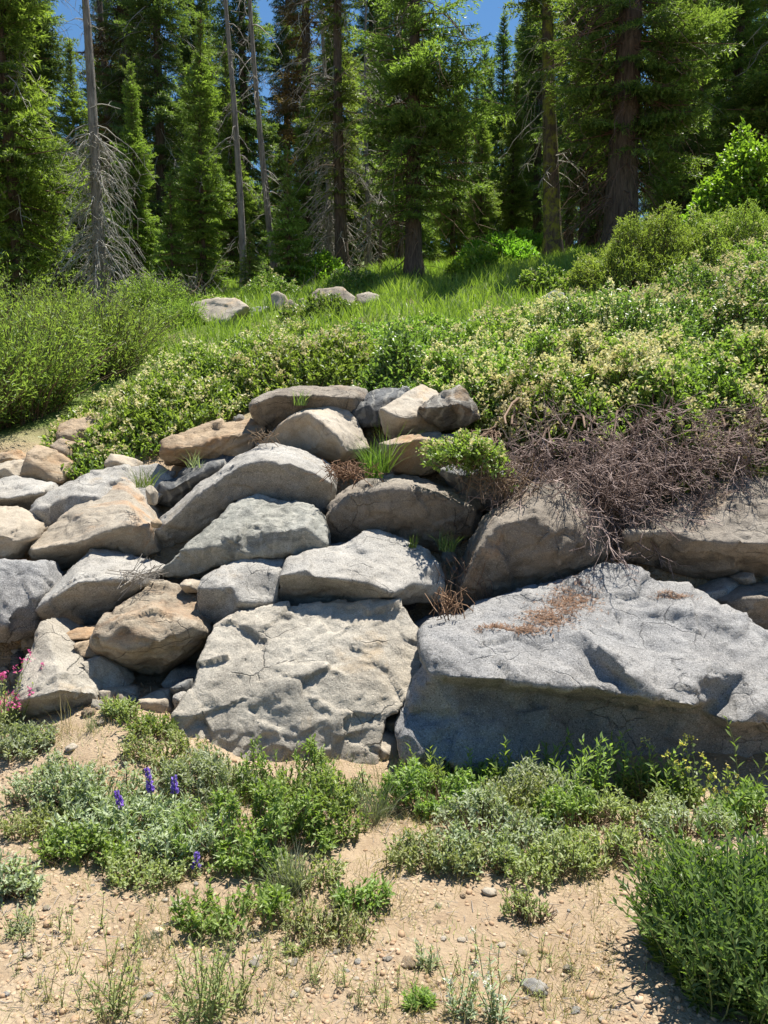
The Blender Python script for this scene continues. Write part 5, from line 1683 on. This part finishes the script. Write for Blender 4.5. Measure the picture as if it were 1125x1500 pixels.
# ------------------------------------------------------------------ foreground plants
def herb(base, n, h, spread, leaf, width, per, label, mat='herb_green', seed=0, name='herb', cat='plant', group=None, lean=0.5, stem_mat='green_stem', sr=0.0022, f0=0.1,
         jit=0.004, droop=0.0, head=None, head_mat=None, lup=0.35):
    """clump of leafy upright stems; leaves stand off each stem all round"""
    rng = np.random.default_rng(seed + 900)
    base = np.asarray(base, float)
    t = thing(name, base, label, cat, group)
    g, w = Geo(), Geo()
    a = rng.uniform(0, 2 * math.pi, n)
    rr = np.sqrt(rng.random(n))
    out = np.stack([np.cos(a), np.sin(a), np.zeros(n)], 1)
    st = out * (rr * spread * 0.7)[:, None]
    st[:, 2] = terr(base[0] + st[:, 0], base[1] + st[:, 1]) - base[2] - 0.01
    L = h * (1.05 - 0.4 * rr ** 2) * rng.uniform(0.55, 1.2, n)
    K = 5
    tt = np.linspace(0, 1, K)
    ln = lean * (rr * 0.8 + 0.12)[:, None] * out + rng.normal(0, 0.17, (n, 3)) * np.array([1, 1, 0])
    p = st[:, None] + np.array([0, 0, 1.0]) * (tt[None] * L[:, None])[..., None] + ln[:, None] * (tt[None] ** 1.4 * L[:, None])[..., None]
    p += np.cumsum(rng.normal(0, 0.02, p.shape), 1) * L[:, None, None] * (tt > 0)[None, :, None]
    tubes(w, p, sr * np.linspace(1.1, 0.5, K)[None] * np.ones((n, 1)), 4, rng.uniform(0, 1, n))
    m = n * per
    idx = np.repeat(np.arange(n), per)
    f = np.tile((np.arange(per) + 0.5) / per, n) * (1 - f0) + f0
    ft = f * (K - 1)
    i0 = np.minimum(ft.astype(int), K - 2)
    fr = (ft - i0)[:, None]
    pos = p[idx, i0] * (1 - fr) + p[idx, i0 + 1] * fr + rng.normal(0, jit, (m, 3))
    tg = unit(p[idx, i0 + 1] - p[idx, i0])
    ang = np.tile(np.arange(per) * 2.4, n) + rng.uniform(0, 6.28, n)[idx]
    side = np.stack([np.cos(ang), np.sin(ang), np.zeros(m)], 1)
    ld = unit(side + tg * (lup + 0.9 * f)[:, None] + rng.normal(0, 0.15, (m, 3)))
    nr = unit(tg - 0.4 * side + rng.normal(0, 0.2, (m, 3)))
    v = np.clip(rng.normal(0.38, 0.2, n)[idx] + 0.3 * f + rng.normal(0, 0.14, m), 0, 1)
    leaves(g, pos, ld, nr, leaf * rng.uniform(0.7, 1.2, m) * (1.1 - 0.45 * f), width * rng.uniform(0.8, 1.2, m), v, 0.05 - droop)
    link('foliage', g.mesh('foliage', mat), t)
    so = link('stems', w.mesh('stems', stem_mat), t)
    so['kind'] = 'stuff'
    if head:
        hg = Geo()
        tips = p[:, -1][rng.random(n) < head[0]]
        if not len(tips):
            tips = p[:1, -1]
        plumes(hg, tips, rng, head[1], head[2], int(head[3]), head[4])
        link('flowers', hg.mesh('flowers', head_mat), so)['kind'] = 'stuff'
    return t


def tuft(base, n, h, rad, label, mat='blue_grass', seed=0, w=0.0028, spread=0.4, group=None, name='grass_tuft'):
    rng = np.random.default_rng(seed + 300)
    base = np.asarray(base, float)
    g = Geo()
    a = rng.uniform(0, 6.28, n)
    r = np.sqrt(rng.random(n)) * rad
    P = np.stack([r * np.cos(a), r * np.sin(a), np.full(n, -0.01)], 1)
    blades(g, P, rng, h, w, 0.5, 0.6, spread)
    return link(name, g.mesh(name, mat), None, base, label, 'grass', group)


def flower_spike(base, h, fl, label, mat='purple_petal', seed=0, group=None, rad=0.016, name='lupine'):
    rng = np.random.default_rng(seed + 40)
    th = thing(name, base, label, 'flower', group)
    w, g, lf = Geo(), Geo(), Geo()
    lean = rng.normal(0, 0.12, 2)
    t = np.linspace(0, 1, 6)
    p = np.stack([lean[0] * t * h, lean[1] * t * h, t * h - 0.01], 1)
    tubes(w, p[None], 0.0022 * np.ones((1, 6)), 5, 0.4)
    n = int(fl / 0.0042) * 3
    f = 1 - fl / h * rng.random(n)
    pos = np.stack([np.interp(f, t, p[:, k]) for k in range(3)], 1)
    a = rng.uniform(0, 6.28, n)
    side = np.stack([np.cos(a), np.sin(a), 0.5 + 0 * a], 1)
    tp = 0.45 + 0.55 * (1 - (f - (1 - fl / h)) / (fl / h))
    leaves(g, pos + side * 0.003, side, rand_dir(n, rng), rad * 1.3 * tp, rad * 0.95, np.clip(rng.normal(0.45, 0.25, n), 0, 1), 0.12)
    m = 14
    fa = rng.uniform(0.05, 0.5, m)
    q = np.stack([np.interp(fa, t, p[:, k]) for k in range(3)], 1)
    a = rng.uniform(0, 6.28, m)
    leaves(lf, q, np.stack([np.cos(a), np.sin(a), 0.3 + 0 * a], 1), np.tile([0, 0, 1.0], (m, 1)), 0.03, 0.008, rng.random(m))
    link('stem', w.mesh('stem', 'green_stem', True), th)
    link('petals', g.mesh('petals', mat), th)['kind'] = 'stuff'
    link('foliage', lf.mesh('foliage', 'herb_grey'), th)['kind'] = 'stuff'


k = 200
for px, py, rx, ry, h, n, mat, lf, lw, lab in [
        (78, 1172, 0.19, 0.13, 0.13, 560, 'herb_grey', 0.016, 0.007, 'grey-green cushion plant below the pale pointed boulder'),
        (185, 1225, 0.26, 0.16, 0.11, 700, 'herb_grey', 0.024, 0.008, 'silvery leafy mat around the purple lupines'),
        (120, 1255, 0.17, 0.1, 0.09, 420, 'herb_green', 0.018, 0.009, 'green leafy mat below the silvery one'),
        (365, 1245, 0.27, 0.17, 0.21, 900, 'herb_green', 0.022, 0.009, 'large bushy green plant in front of the pale slab'),
        (455, 1215, 0.20, 0.13, 0.17, 600, 'herb_green', 0.020, 0.008, 'leafy plant spreading between the bushy green one and the straw tuft'),
        (250, 1115, 0.20, 0.10, 0.10, 420, 'herb_olive', 0.016, 0.007, 'brownish olive scrub on the dirt mound before the slab'),
        (175, 1050, 0.09, 0.06, 0.08, 180, 'herb_olive', 0.018, 0.008, 'small leafy sprig at the foot of the pale pointed boulder'),
        (215, 1075, 0.13, 0.07, 0.08, 240, 'herb_green', 0.018, 0.007, 'thin green sprawl below the whitish squared block'),
        (360, 1350, 0.20, 0.11, 0.08, 330, 'herb_green', 0.020, 0.009, 'green creeping plant on the gravel near the lone lupine'),
        (25, 1105, 0.16, 0.09, 0.10, 380, 'herb_grey', 0.022, 0.008, 'blue-green plant under the pink flowers'),
        (215, 1290, 0.16, 0.08, 0.05, 240, 'herb_olive', 0.014, 0.007, 'flat olive groundcover before the lupine mat'),
        (640, 1190, 0.22, 0.14, 0.15, 700, 'herb_green', 0.018, 0.009, 'bright green mat at the foot of the huge boulder'),
        (725, 1225, 0.22, 0.13, 0.15, 620, 'herb_grey', 0.017, 0.007, 'grey-green mat with brown stems below the huge boulder'),
        (795, 1180, 0.22, 0.12, 0.17, 680, 'herb_grey', 0.018, 0.007, 'dusty green mounded mat against the huge boulder'),
        (850, 1215, 0.20, 0.13, 0.13, 560, 'herb_green', 0.019, 0.009, 'fresh green mat under the tall lance-leaved weeds'),
        (640, 1262, 0.20, 0.10, 0.09, 420, 'herb_olive', 0.016, 0.007, 'olive edge of the mat nearest the bare soil by the straw tuft'),
        (775, 1278, 0.24, 0.10, 0.09, 480, 'herb_olive', 0.016, 0.007, 'olive creeping mat edging the bare soil below the dusty one'),
        (930, 1210, 0.20, 0.12, 0.13, 520, 'herb_olive', 0.017, 0.007, 'brown-stemmed olive mat beside the yellow-flowered weed'),
        (1005, 1225, 0.16, 0.1, 0.13, 380, 'herb_grey', 0.016, 0.006, 'grey-green tangle behind the big bright bush'),
        (1110, 1215, 0.2, 0.12, 0.16, 480, 'herb_green', 0.026, 0.010, 'soft green foliage between the big bright bush and the huge boulder'),
        (525, 1330, 0.10, 0.06, 0.06, 120, 'herb_green', 0.018, 0.008, 'small creeping plant in the middle of the gravel'),
        (778, 1350, 0.09, 0.05, 0.06, 110, 'herb_olive', 0.014, 0.006, 'tiny wiry plant alone on the bare soil'),
        (15, 1310, 0.10, 0.06, 0.10, 180, 'herb_grey', 0.022, 0.007, 'small silvery weed at the gravel edge below the blue-green plant'),
        (1000, 1290, 0.12, 0.07, 0.1, 220, 'herb_olive', 0.016, 0.007, 'sparse olive weed tucked behind the big bright bush'),
        (440, 1295, 0.14, 0.08, 0.06, 200, 'herb_olive', 0.018, 0.007, 'low groundcover around the blue tuft')]:
    k += 1
    shrub(gp(px, py), rx * 1.2, ry * 1.25, h, int(n * 0.72), lab, mat, lf * 1.25, lw * 1.25, 10, 0.06, 0, seed=k, name='mat_plant', cat='plant', lum=0.5, freq=5.0, up=0.8, stem_r=0.0028, shell=0.7, gaps=1.0, stems=60)

for q, (px, py, rx, ry, h, n, mat, lf, lw, lab) in enumerate([
        (300, 1165, 0.22, 0.14, 0.15, 420, 'herb_grey', 0.024, 0.007, 'soft silvery foliage between the olive scrub and the bushy green plant'),
        (420, 1165, 0.24, 0.12, 0.18, 460, 'herb_green', 0.020, 0.008, 'loose green foliage touching the foot of the pale slab'),
        (140, 1180, 0.22, 0.14, 0.12, 420, 'herb_grey', 0.022, 0.007, 'soft grey-green foliage linking the cushion plant and the lupines'),
        (500, 1175, 0.14, 0.1, 0.15, 240, 'herb_olive', 0.018, 0.007, 'olive sprigs beside the straw-grey tuft'),
        (280, 1255, 0.18, 0.11, 0.12, 300, 'herb_grey', 0.022, 0.007, 'silvery stems filling in below the upright blades'),
        (680, 1160, 0.2, 0.1, 0.14, 380, 'herb_green', 0.019, 0.009, 'green foliage against the lit lobe of the huge boulder'),
        (690, 1262, 0.22, 0.1, 0.08, 340, 'herb_grey', 0.017, 0.007, 'pale fringe of the mat spilling on the bare soil'),
        (880, 1255, 0.2, 0.1, 0.09, 320, 'herb_olive', 0.017, 0.007, 'olive fringe of the mat towards the big bright bush'),
        (760, 1205, 0.2, 0.1, 0.14, 360, 'herb_olive', 0.017, 0.008, 'olive tangle in the middle of the mat below the huge boulder'),
        (60, 1225, 0.16, 0.09, 0.06, 200, 'herb_olive', 0.016, 0.006, 'thin olive sprawl below the grey-green cushion'),
        (470, 1375, 0.14, 0.08, 0.05, 150, 'herb_olive', 0.016, 0.006, 'sparse olive creepers below the blue tuft'),
        (960, 1175, 0.16, 0.09, 0.15, 280, 'herb_green', 0.021, 0.009, 'green foliage between the weeds and the yellow-flowered weed')]):
    shrub(gp(px, py), rx * 1.2, ry * 1.2, h, n, lab, mat, lf * 1.2, lw * 1.2, 11, 0.07, 0, seed=260 + q, name='mat_plant', cat='plant', lum=0.5, freq=5.0, up=1.0, stem_r=0.0026, shell=0.8, gaps=1.0, stems=50)

# big bright bush at the corner of the bare soil
herb((1.12, 2.14, tz(1.12, 2.14)), 620, 0.31, 0.42, 0.05, 0.0105, 25, 'big bright green leafy bush beside the bare soil', 'herb_deep', 1, 'leafy_bush', 'bush', lean=0.42, sr=0.003)
# lance-leaved weeds against the boulder
for q, (px, py, n, h, sp, lab) in enumerate([(870, 1175, 16, 0.25, 0.07, 'clump of tall lance-leaved weeds against the huge boulder'),
                                             (915, 1170, 10, 0.22, 0.05, 'smaller lance-leaved weed beside the tall clump'),
                                             (940, 1180, 4, 0.27, 0.03, 'lone tall lance-leaved stalk next to the weeds'),
                                             (690, 1165, 6, 0.15, 0.06, 'short weed poking from the mat at the boulder foot'),
                                             (1095, 1200, 5, 0.36, 0.04, 'tall green stalks beside the yellow-flowered weed'),
                                             (625, 1165, 9, 0.17, 0.08, 'leafy sprouts at the lit lobe of the huge boulder'),
                                             (745, 1165, 9, 0.18, 0.08, 'leafy sprouts rising from the grey-green mat'),
                                             (965, 1180, 9, 0.2, 0.07, 'leafy sprouts between lance-leaved and yellow-flowered weeds'),
                                             (835, 1180, 10, 0.22, 0.06, 'dense sprouts in front of the tall lance-leaved clump'),
                                             (805, 1150, 5, 0.16, 0.05, 'broad-leaved weed growing in the boulder shade')]):
    herb(gp(px, py), n, h * 1.3, sp, 0.058, 0.012, 17, lab, 'herb_green', 20 + q, 'weed', 'weed', 'weeds at the boulder foot', lean=0.35, sr=0.0028)
herb(gp(1010, 1185), 16, 0.30, 0.09, 0.032, 0.022, 11, 'round-leaved weed topped with small yellow flowers before the huge boulder', 'herb_green', 41, 'weed', 'weed', lean=0.4, head=(0.8, 0.015, 0.012, 14, 0.009), head_mat='yellow_petal')
herb(gp(1050, 1195), 8, 0.20, 0.07, 0.025, 0.012, 11, 'leafy yellow-topped weed at the side of the round-leaved one', 'herb_green', 42, 'weed', 'weed', lean=0.4, head=(0.8, 0.012, 0.01, 12, 0.008), head_mat='yellow_petal')
# pink flowers
herb(gp(8, 1072), 46, 0.30, 0.13, 0.03, 0.009, 12, 'pink-flowered plant under the blue-grey fractured boulder', 'herb_olive', 43, 'wildflower', 'flower', lean=0.4, head=(0.75, 0.02, 0.014, 10, 0.013), head_mat='pink_petal')
herb(gp(1150, 1490), 8, 0.10, 0.05, 0.03, 0.009, 8, 'pink blossom at the edge of the big bright bush', 'herb_deep', 44, 'wildflower', 'flower', head=(1.0, 0.015, 0.012, 10, 0.012), head_mat='pink_petal')
# gravel weeds in the foreground
for q, (px, py, n, h, sp, lab, mat) in enumerate([
        (300, 1492, 26, 0.25, 0.075, 'tallest grey-green stalky weed on the gravel', 'herb_olive'),
        (340, 1478, 10, 0.24, 0.04, 'stalky weed growing against the tallest grey-green one', 'herb_olive'),
        (170, 1496, 13, 0.22, 0.05, 'thin stalky weed on the gravel near the tallest one', 'herb_olive'),
        (615, 1478, 26, 0.055, 0.035, 'low ferny rosette on the gravel', 'herb_green'),
        (628, 1420, 8, 0.075, 0.03, 'pale thin weed behind the ferny rosette', 'herb_grey'),
        (675, 1500, 9, 0.16, 0.03, 'slender white-tipped weed beside the ferny rosette', 'herb_grey'),
        (728, 1500, 10, 0.19, 0.03, 'taller slender white-tipped weed facing the big bright bush', 'herb_grey'),
        (440, 1400, 6, 0.06, 0.03, 'wispy weed below the blue tuft on gravel', 'herb_olive'),
        (505, 1330, 7, 0.10, 0.03, 'upright thin weed by the small creeping plant', 'herb_olive'),
        (30, 1375, 9, 0.09, 0.04, 'silvery stalky weed on the gravel below the silvery one', 'herb_grey')]):
    hd = dict(head=(0.7, 0.008, 0.007, 12, 0.006), head_mat='white_petal') if 'white' in lab else {}
    herb(gp(px, py), n, h, sp, 0.03, 0.006, 15, lab, mat, 60 + q, 'weed', 'weed', lean=0.35, sr=0.0018, **hd)
rngs = np.random.default_rng(8)
proto = None
for q in range(90):
    px, py = (rngs.uniform(-20, 480), rngs.uniform(1330, 1498)) if q < 66 else (rngs.uniform(480, 880), rngs.uniform(1400, 1498))
    b = gp(px, py)
    if q < 6:
        herb(b, 2 + q % 2, 0.085 + 0.01 * q, 0.015, 0.014, 0.004, 13, 'spindly yellow-green seedling rising from the gravel', 'herb_olive', 120 + q, 'seedling', 'weed', 'spindly seedlings in the gravel', lean=0.2, sr=0.0014)
        proto = [o for o in COL.objects if o.name.startswith('seedling')]
    else:
        src = proto[q % len(proto)]
        c = src.copy()
        COL.objects.link(c)
        c.location = b
        c.rotation_euler = (0, 0, rngs.uniform(0, 6.28))
        sc_ = rngs.uniform(0.5, 1.2)
        c.scale = (sc_, sc_, sc_)
        for ch in src.children:
            cc = ch.copy()
            COL.objects.link(cc)
            cc.parent = c
# grass tufts
for q, (px, py, n, h, rad, mat, lab) in enumerate([
        (548, 1200, 190, 0.20, 0.05, 'blue_grass', 'straw-grey bunchgrass tuft at the crack by the huge boulder'),
        (560, 1185, 60, 0.26, 0.02, 'grass_blades', 'tall green grass standing behind the straw-grey tuft'),
        (425, 1310, 170, 0.17, 0.05, 'blue_grass', 'blue-grey bunchgrass tuft on the gravel below the bushy plant'),
        (790, 1275, 90, 0.10, 0.04, 'blue_grass', 'small blue-grey tuft in the mat edging the bare soil'),
        (690, 1245, 60, 0.09, 0.04, 'blue_grass', 'faint blue-grey tuft in the mat with brown stems'),
        (222, 1388, 70, 0.06, 0.04, 'blue_grass', 'short pale tuft on the gravel near the lone lupine'),
        (330, 1215, 120, 0.24, 0.06, 'grass_blades', 'upright green grass blades within the bushy green plant'),
        (290, 1225, 70, 0.2, 0.05, 'herb_grey', 'silvery upright blades between lupines and bushy plant'),
        (135, 1070, 40, 0.12, 0.03, 'blue_grass', 'tiny pale tuft on the dirt mound'),
        (95, 1075, 26, 0.2, 0.05, 'dry_grass', 'thin dry seed stalks before the pale pointed boulder'),
        (510, 1395, 40, 0.06, 0.05, 'dry_grass', 'flattened dry grass on the gravel below the small creeping plant'),
        (90, 1400, 60, 0.07, 0.08, 'dry_grass', 'sparse yellow grass on the gravel by the silvery weed'),
        (960, 1270, 40, 0.1, 0.03, 'blue_grass', 'small pale tuft against the big bright bush')]):
    tuft(gp(px, py), n, h, rad, lab, mat, q)
tuft(at(548, 698, 5.15), 150, 0.26, 0.06, 'bright green grass clump between the cream boulder and squat tan boulder', 'grass_blades', 31, 0.005)
tuft(at(565, 690, 5.2), 60, 0.36, 0.03, 'taller grass blades beside the bright clump in the rocks', 'grass_blades', 32, 0.005)
tuft(at(212, 712, 5.15), 90, 0.16, 0.06, 'soft green tuft between the striped wedge and the light grey boulder', 'grass_blades', 33, 0.004)
tuft(at(655, 805, 4.72), 60, 0.14, 0.05, 'dark green grass in the shade behind the peaked grey boulder', 'herb_deep', 34, 0.006)
tuft(at(605, 800, 4.75), 30, 0.09, 0.03, 'little grass sprout between the brown and peaked boulders', 'grass_blades', 35, 0.005)
tuft(at(285, 683, 5.6), 40, 0.14, 0.06, 'pale blades below the cracked orange-tan boulder', 'herb_grey', 36, 0.006)
tuft(at(438, 592, 5.88), 40, 0.12, 0.05, 'green sprout in front of the long brown boulder', 'herb_green', 37, 0.006)
# lupines
for q, (px, py, h, fl, lab) in enumerate([(186, 1222, 0.19, 0.085, 'leaning purple lupine spike with pale tip on the silvery mat'),
                                          (229, 1206, 0.23, 0.11, 'tallest purple lupine spike on the silvery mat'),
                                          (257, 1206, 0.22, 0.08, 'slim purple lupine spike beside the tallest one'),
                                          (287, 1285, 0.09, 0.05, 'short lone lupine on the gravel below the bushy plant')]):
    flower_spike(gp(px, py), h, fl, lab, seed=q)

# ------------------------------------------------------------------ litter and stones
def on_surface(ob_label, centers, n, rng):
    from mathutils.bvhtree import BVHTree
    ob = next(o for o in COL.objects if o.get('label') == ob_label)
    me = ob.data
    bv = BVHTree.FromPolygons([v.co + ob.location for v in me.vertices], [tuple(p.vertices) for p in me.polygons])
    out, nrm = [], []
    for (px, py, sx, sy, share, ang) in centers:
        d = Vector(at(px, py, 1.0) - np.array([0, 0, CAM_Z])).normalized()
        hit = bv.ray_cast(Vector((0, 0, CAM_Z)), d)[0]
        if hit is None:
            continue
        for _ in range(int(n * share)):
            a, b = rng.normal(0, sx), rng.normal(0, sy)
            x = hit.x + a * math.cos(ang) - b * math.sin(ang)
            y = hit.y + a * math.sin(ang) + b * math.cos(ang)
            h2 = bv.ray_cast(Vector((x, y, 3)), Vector((0, 0, -1)))
            if h2[0] is not None and h2[1].z > 0.55:
                out.append(h2[0])
                nrm.append(h2[1])
    return np.array(out), np.array(nrm)


def needle_patch():
    rng = np.random.default_rng(55)
    P, N = on_surface('huge blue-grey granite boulder with brown needle litter on its top',
                      [(835, 882, 0.07, 0.12, 0.5, -0.5), (800, 905, 0.06, 0.06, 0.3, -0.3), (728, 920, 0.05, 0.02, 0.12, 0.2), (985, 874, 0.05, 0.012, 0.08, 0.0), (770, 922, 0.05, 0.02, 0.1, 0.0)], 2600, rng)
    base = P.mean(0)
    n = len(P)
    d = unit(np.cross(N, rand_dir(n, rng)) + 0.12 * N)
    g = Geo()
    leaves(g, P - base + N * rng.uniform(0.001, 0.008, n)[:, None], d, N, 0.03 * rng.uniform(0.5, 1.4, n), 0.003 * rng.uniform(0.8, 2.2, n), rng.random(n))
    link('needle_litter', g.mesh('needle_litter', 'needle_litter'), None, base, 'patch of brown fallen needles on the huge boulder', 'litter', kind='stuff')


needle_patch()

def gravel(n, seed):
    rng = np.random.default_rng(seed)
    g = Geo()
    pro = [pebble_mesh(q, 1) for q in range(6)]
    y = rng.uniform(1.3, 4.0, n)
    x = rng.uniform(-1, 1, n) * (0.62 * y + 0.3)
    nz = fbm(np.stack([x, y, 0 * x], 1) * 1.3 + 7, 3)
    dens = np.clip(0.55 + 1.3 * nz + np.interp(y, [1.5, 2.4, 3.2], [0.5, 0.05, -0.15]) + np.interp(x, [-1, 0, 0.6], [0.2, 0.0, -0.2]), 0.04, 1)
    keep = rng.random(n) < dens
    x, y = x[keep], y[keep]
    z = terr(x, y)
    s = 0.0035 + 0.008 * rng.random(len(x)) ** 2.5
    big = rng.random(len(x)) < 0.04
    s[big] *= 1.9
    for q in range(6):
        m = np.arange(len(x)) % 6 == q
        V, F = pro[q]
        c = m.sum()
        a = rng.uniform(0, 6.28, c)
        ca, sa = np.cos(a), np.sin(a)
        W = np.empty((c, len(V), 3))
        W[..., 0] = V[None, :, 0] * ca[:, None] - V[None, :, 1] * sa[:, None]
        W[..., 1] = V[None, :, 0] * sa[:, None] + V[None, :, 1] * ca[:, None]
        W[..., 2] = V[None, :, 2]
        W = W * s[m][:, None, None] + np.stack([x[m], y[m], z[m] + 0.15 * s[m]], 1)[:, None]
        FF = (F[None] + (np.arange(c) * len(V))[:, None, None]).reshape(-1, 3)
        g.add(W, FF, np.repeat(np.clip(rng.normal(0.5, 0.27, c), 0, 1), len(V)))
    link('gravel', g.mesh('gravel', 'gravel'), None, (0, 0, 0), 'loose tan gravel scattered over the bare soil', 'gravel', kind='stuff')


gravel(11500, 5)
_peb = []
for q in range(6):
    V, F = pebble_mesh(20 + q, 3, 0.55)
    _peb.append(mesh_np('stone', V * 0.5, F, ['granite_cream', 'granite_tan', 'granite_pale', 'granite_orange', 'granite_grey', 'granite_cream'][q]))
special = [(716, 1312, 0.05, 0, 'oval pale stone alone on the bare soil'), (700, 1203, 0.045, 5, 'white stone at the edge of the mat with brown stems'), (785, 1458, 0.075, 4, 'flat dark-tipped stone on the soil facing the big bright bush'),
           (598, 1416, 0.05, 3, 'angular orange stone behind the ferny rosette'), (262, 1330, 0.05, 0, 'white angular stone under the lone lupine'), (1048, 1200, 0.16, 2, 'pale stone half hidden behind the big bright bush'),
           (478, 1345, 0.04, 1, 'tan stone near the small creeping plant'), (130, 1048, 0.08, 3, 'tan stone stuck in the dirt mound'), (148, 1062, 0.05, 1, 'small tan stone next to the one in the dirt mound'),
           (105, 1100, 0.06, 0, 'pale stone on the bare slope above the grey-green cushion'), (745, 1440, 0.03, 5, 'white pebble beside the flat dark-tipped stone')]
for px, py, sz, q, lab in special:
    o = link('stone', _peb[q], None, gp(px, py) + np.array([0, 0, sz * 0.12]), lab, 'stone')
    o.scale = (sz, sz, sz)
    o.rotation_euler = (0, 0, px)
for q in range(70):
    px, py = rngs.uniform(-10, 930), rngs.uniform(1290, 1500)
    sz = rngs.uniform(0.014, 0.032)
    o = link('stone', _peb[q % 6], None, gp(px, py) + np.array([0, 0, sz * 0.1]), 'small loose stone lying on the bare tan soil', 'stone', 'small stones on the soil')
    o.scale = (sz, sz, sz * rngs.uniform(0.7, 1.1))
    o.rotation_euler = (0, 0, rngs.uniform(0, 6.28))


def soil_litter():
    rng = np.random.default_rng(91)
    g = Geo()
    n = 1700
    y = rng.uniform(1.7, 3.5, n)
    x = rng.uniform(-0.55, 0.5, n) * y
    P = np.stack([x, y, terr(x, y) + 0.004], 1)
    a = rng.uniform(0, 6.28, n)
    d = np.stack([np.cos(a), np.sin(a), rng.normal(0.05, 0.1, n)], 1)
    L = rng.uniform(0.015, 0.06, n)
    t = np.linspace(0, 1, 3)
    p = P[:, None] + d[:, None] * (t[None] * L[:, None])[..., None] + rng.normal(0, 0.002, (n, 3, 3))
    tubes(g, p, 0.0008 * rng.uniform(0.6, 1.6, n)[:, None] * np.ones((1, 3)), 3, rng.random(n))
    link('dry_litter', g.mesh('dry_litter', 'grey_twig'), None, (0, 0, 0), 'fine dry stems littering the bare soil', 'litter', kind='stuff')


soil_litter()


def thin_grass(n, mat, h, seed, name, label, box, w=0.0021):
    rng = np.random.default_rng(seed)
    y = rng.uniform(box[2], box[3], n)
    x = rng.uniform(box[0], box[1], n) * y
    keep = fbm(np.stack([x, y, 0 * x], 1) * 2.2 + seed, 3) > 0.02 + 0.15 * rng.normal(size=n)
    x, y = x[keep], y[keep]
    g = Geo()
    blades(g, np.stack([x, y, terr(x, y) - 0.004], 1), rng, h, w, 0.5, 0.8, 0.6)
    link(name, g.mesh(name, mat), None, (0, 0, 0), label, 'grass', kind='stuff')


thin_grass(17000, 'dry_grass', 0.065, 3, 'dry_grass', 'thin dry grass scattered over the gravel', (-0.58, 0.32, 1.6, 3.7))
thin_grass(7000, 'herb_olive', 0.045, 9, 'sparse_grass', 'sparse green grass blades sprinkled over the soil', (-0.58, 0.5, 1.6, 3.7))
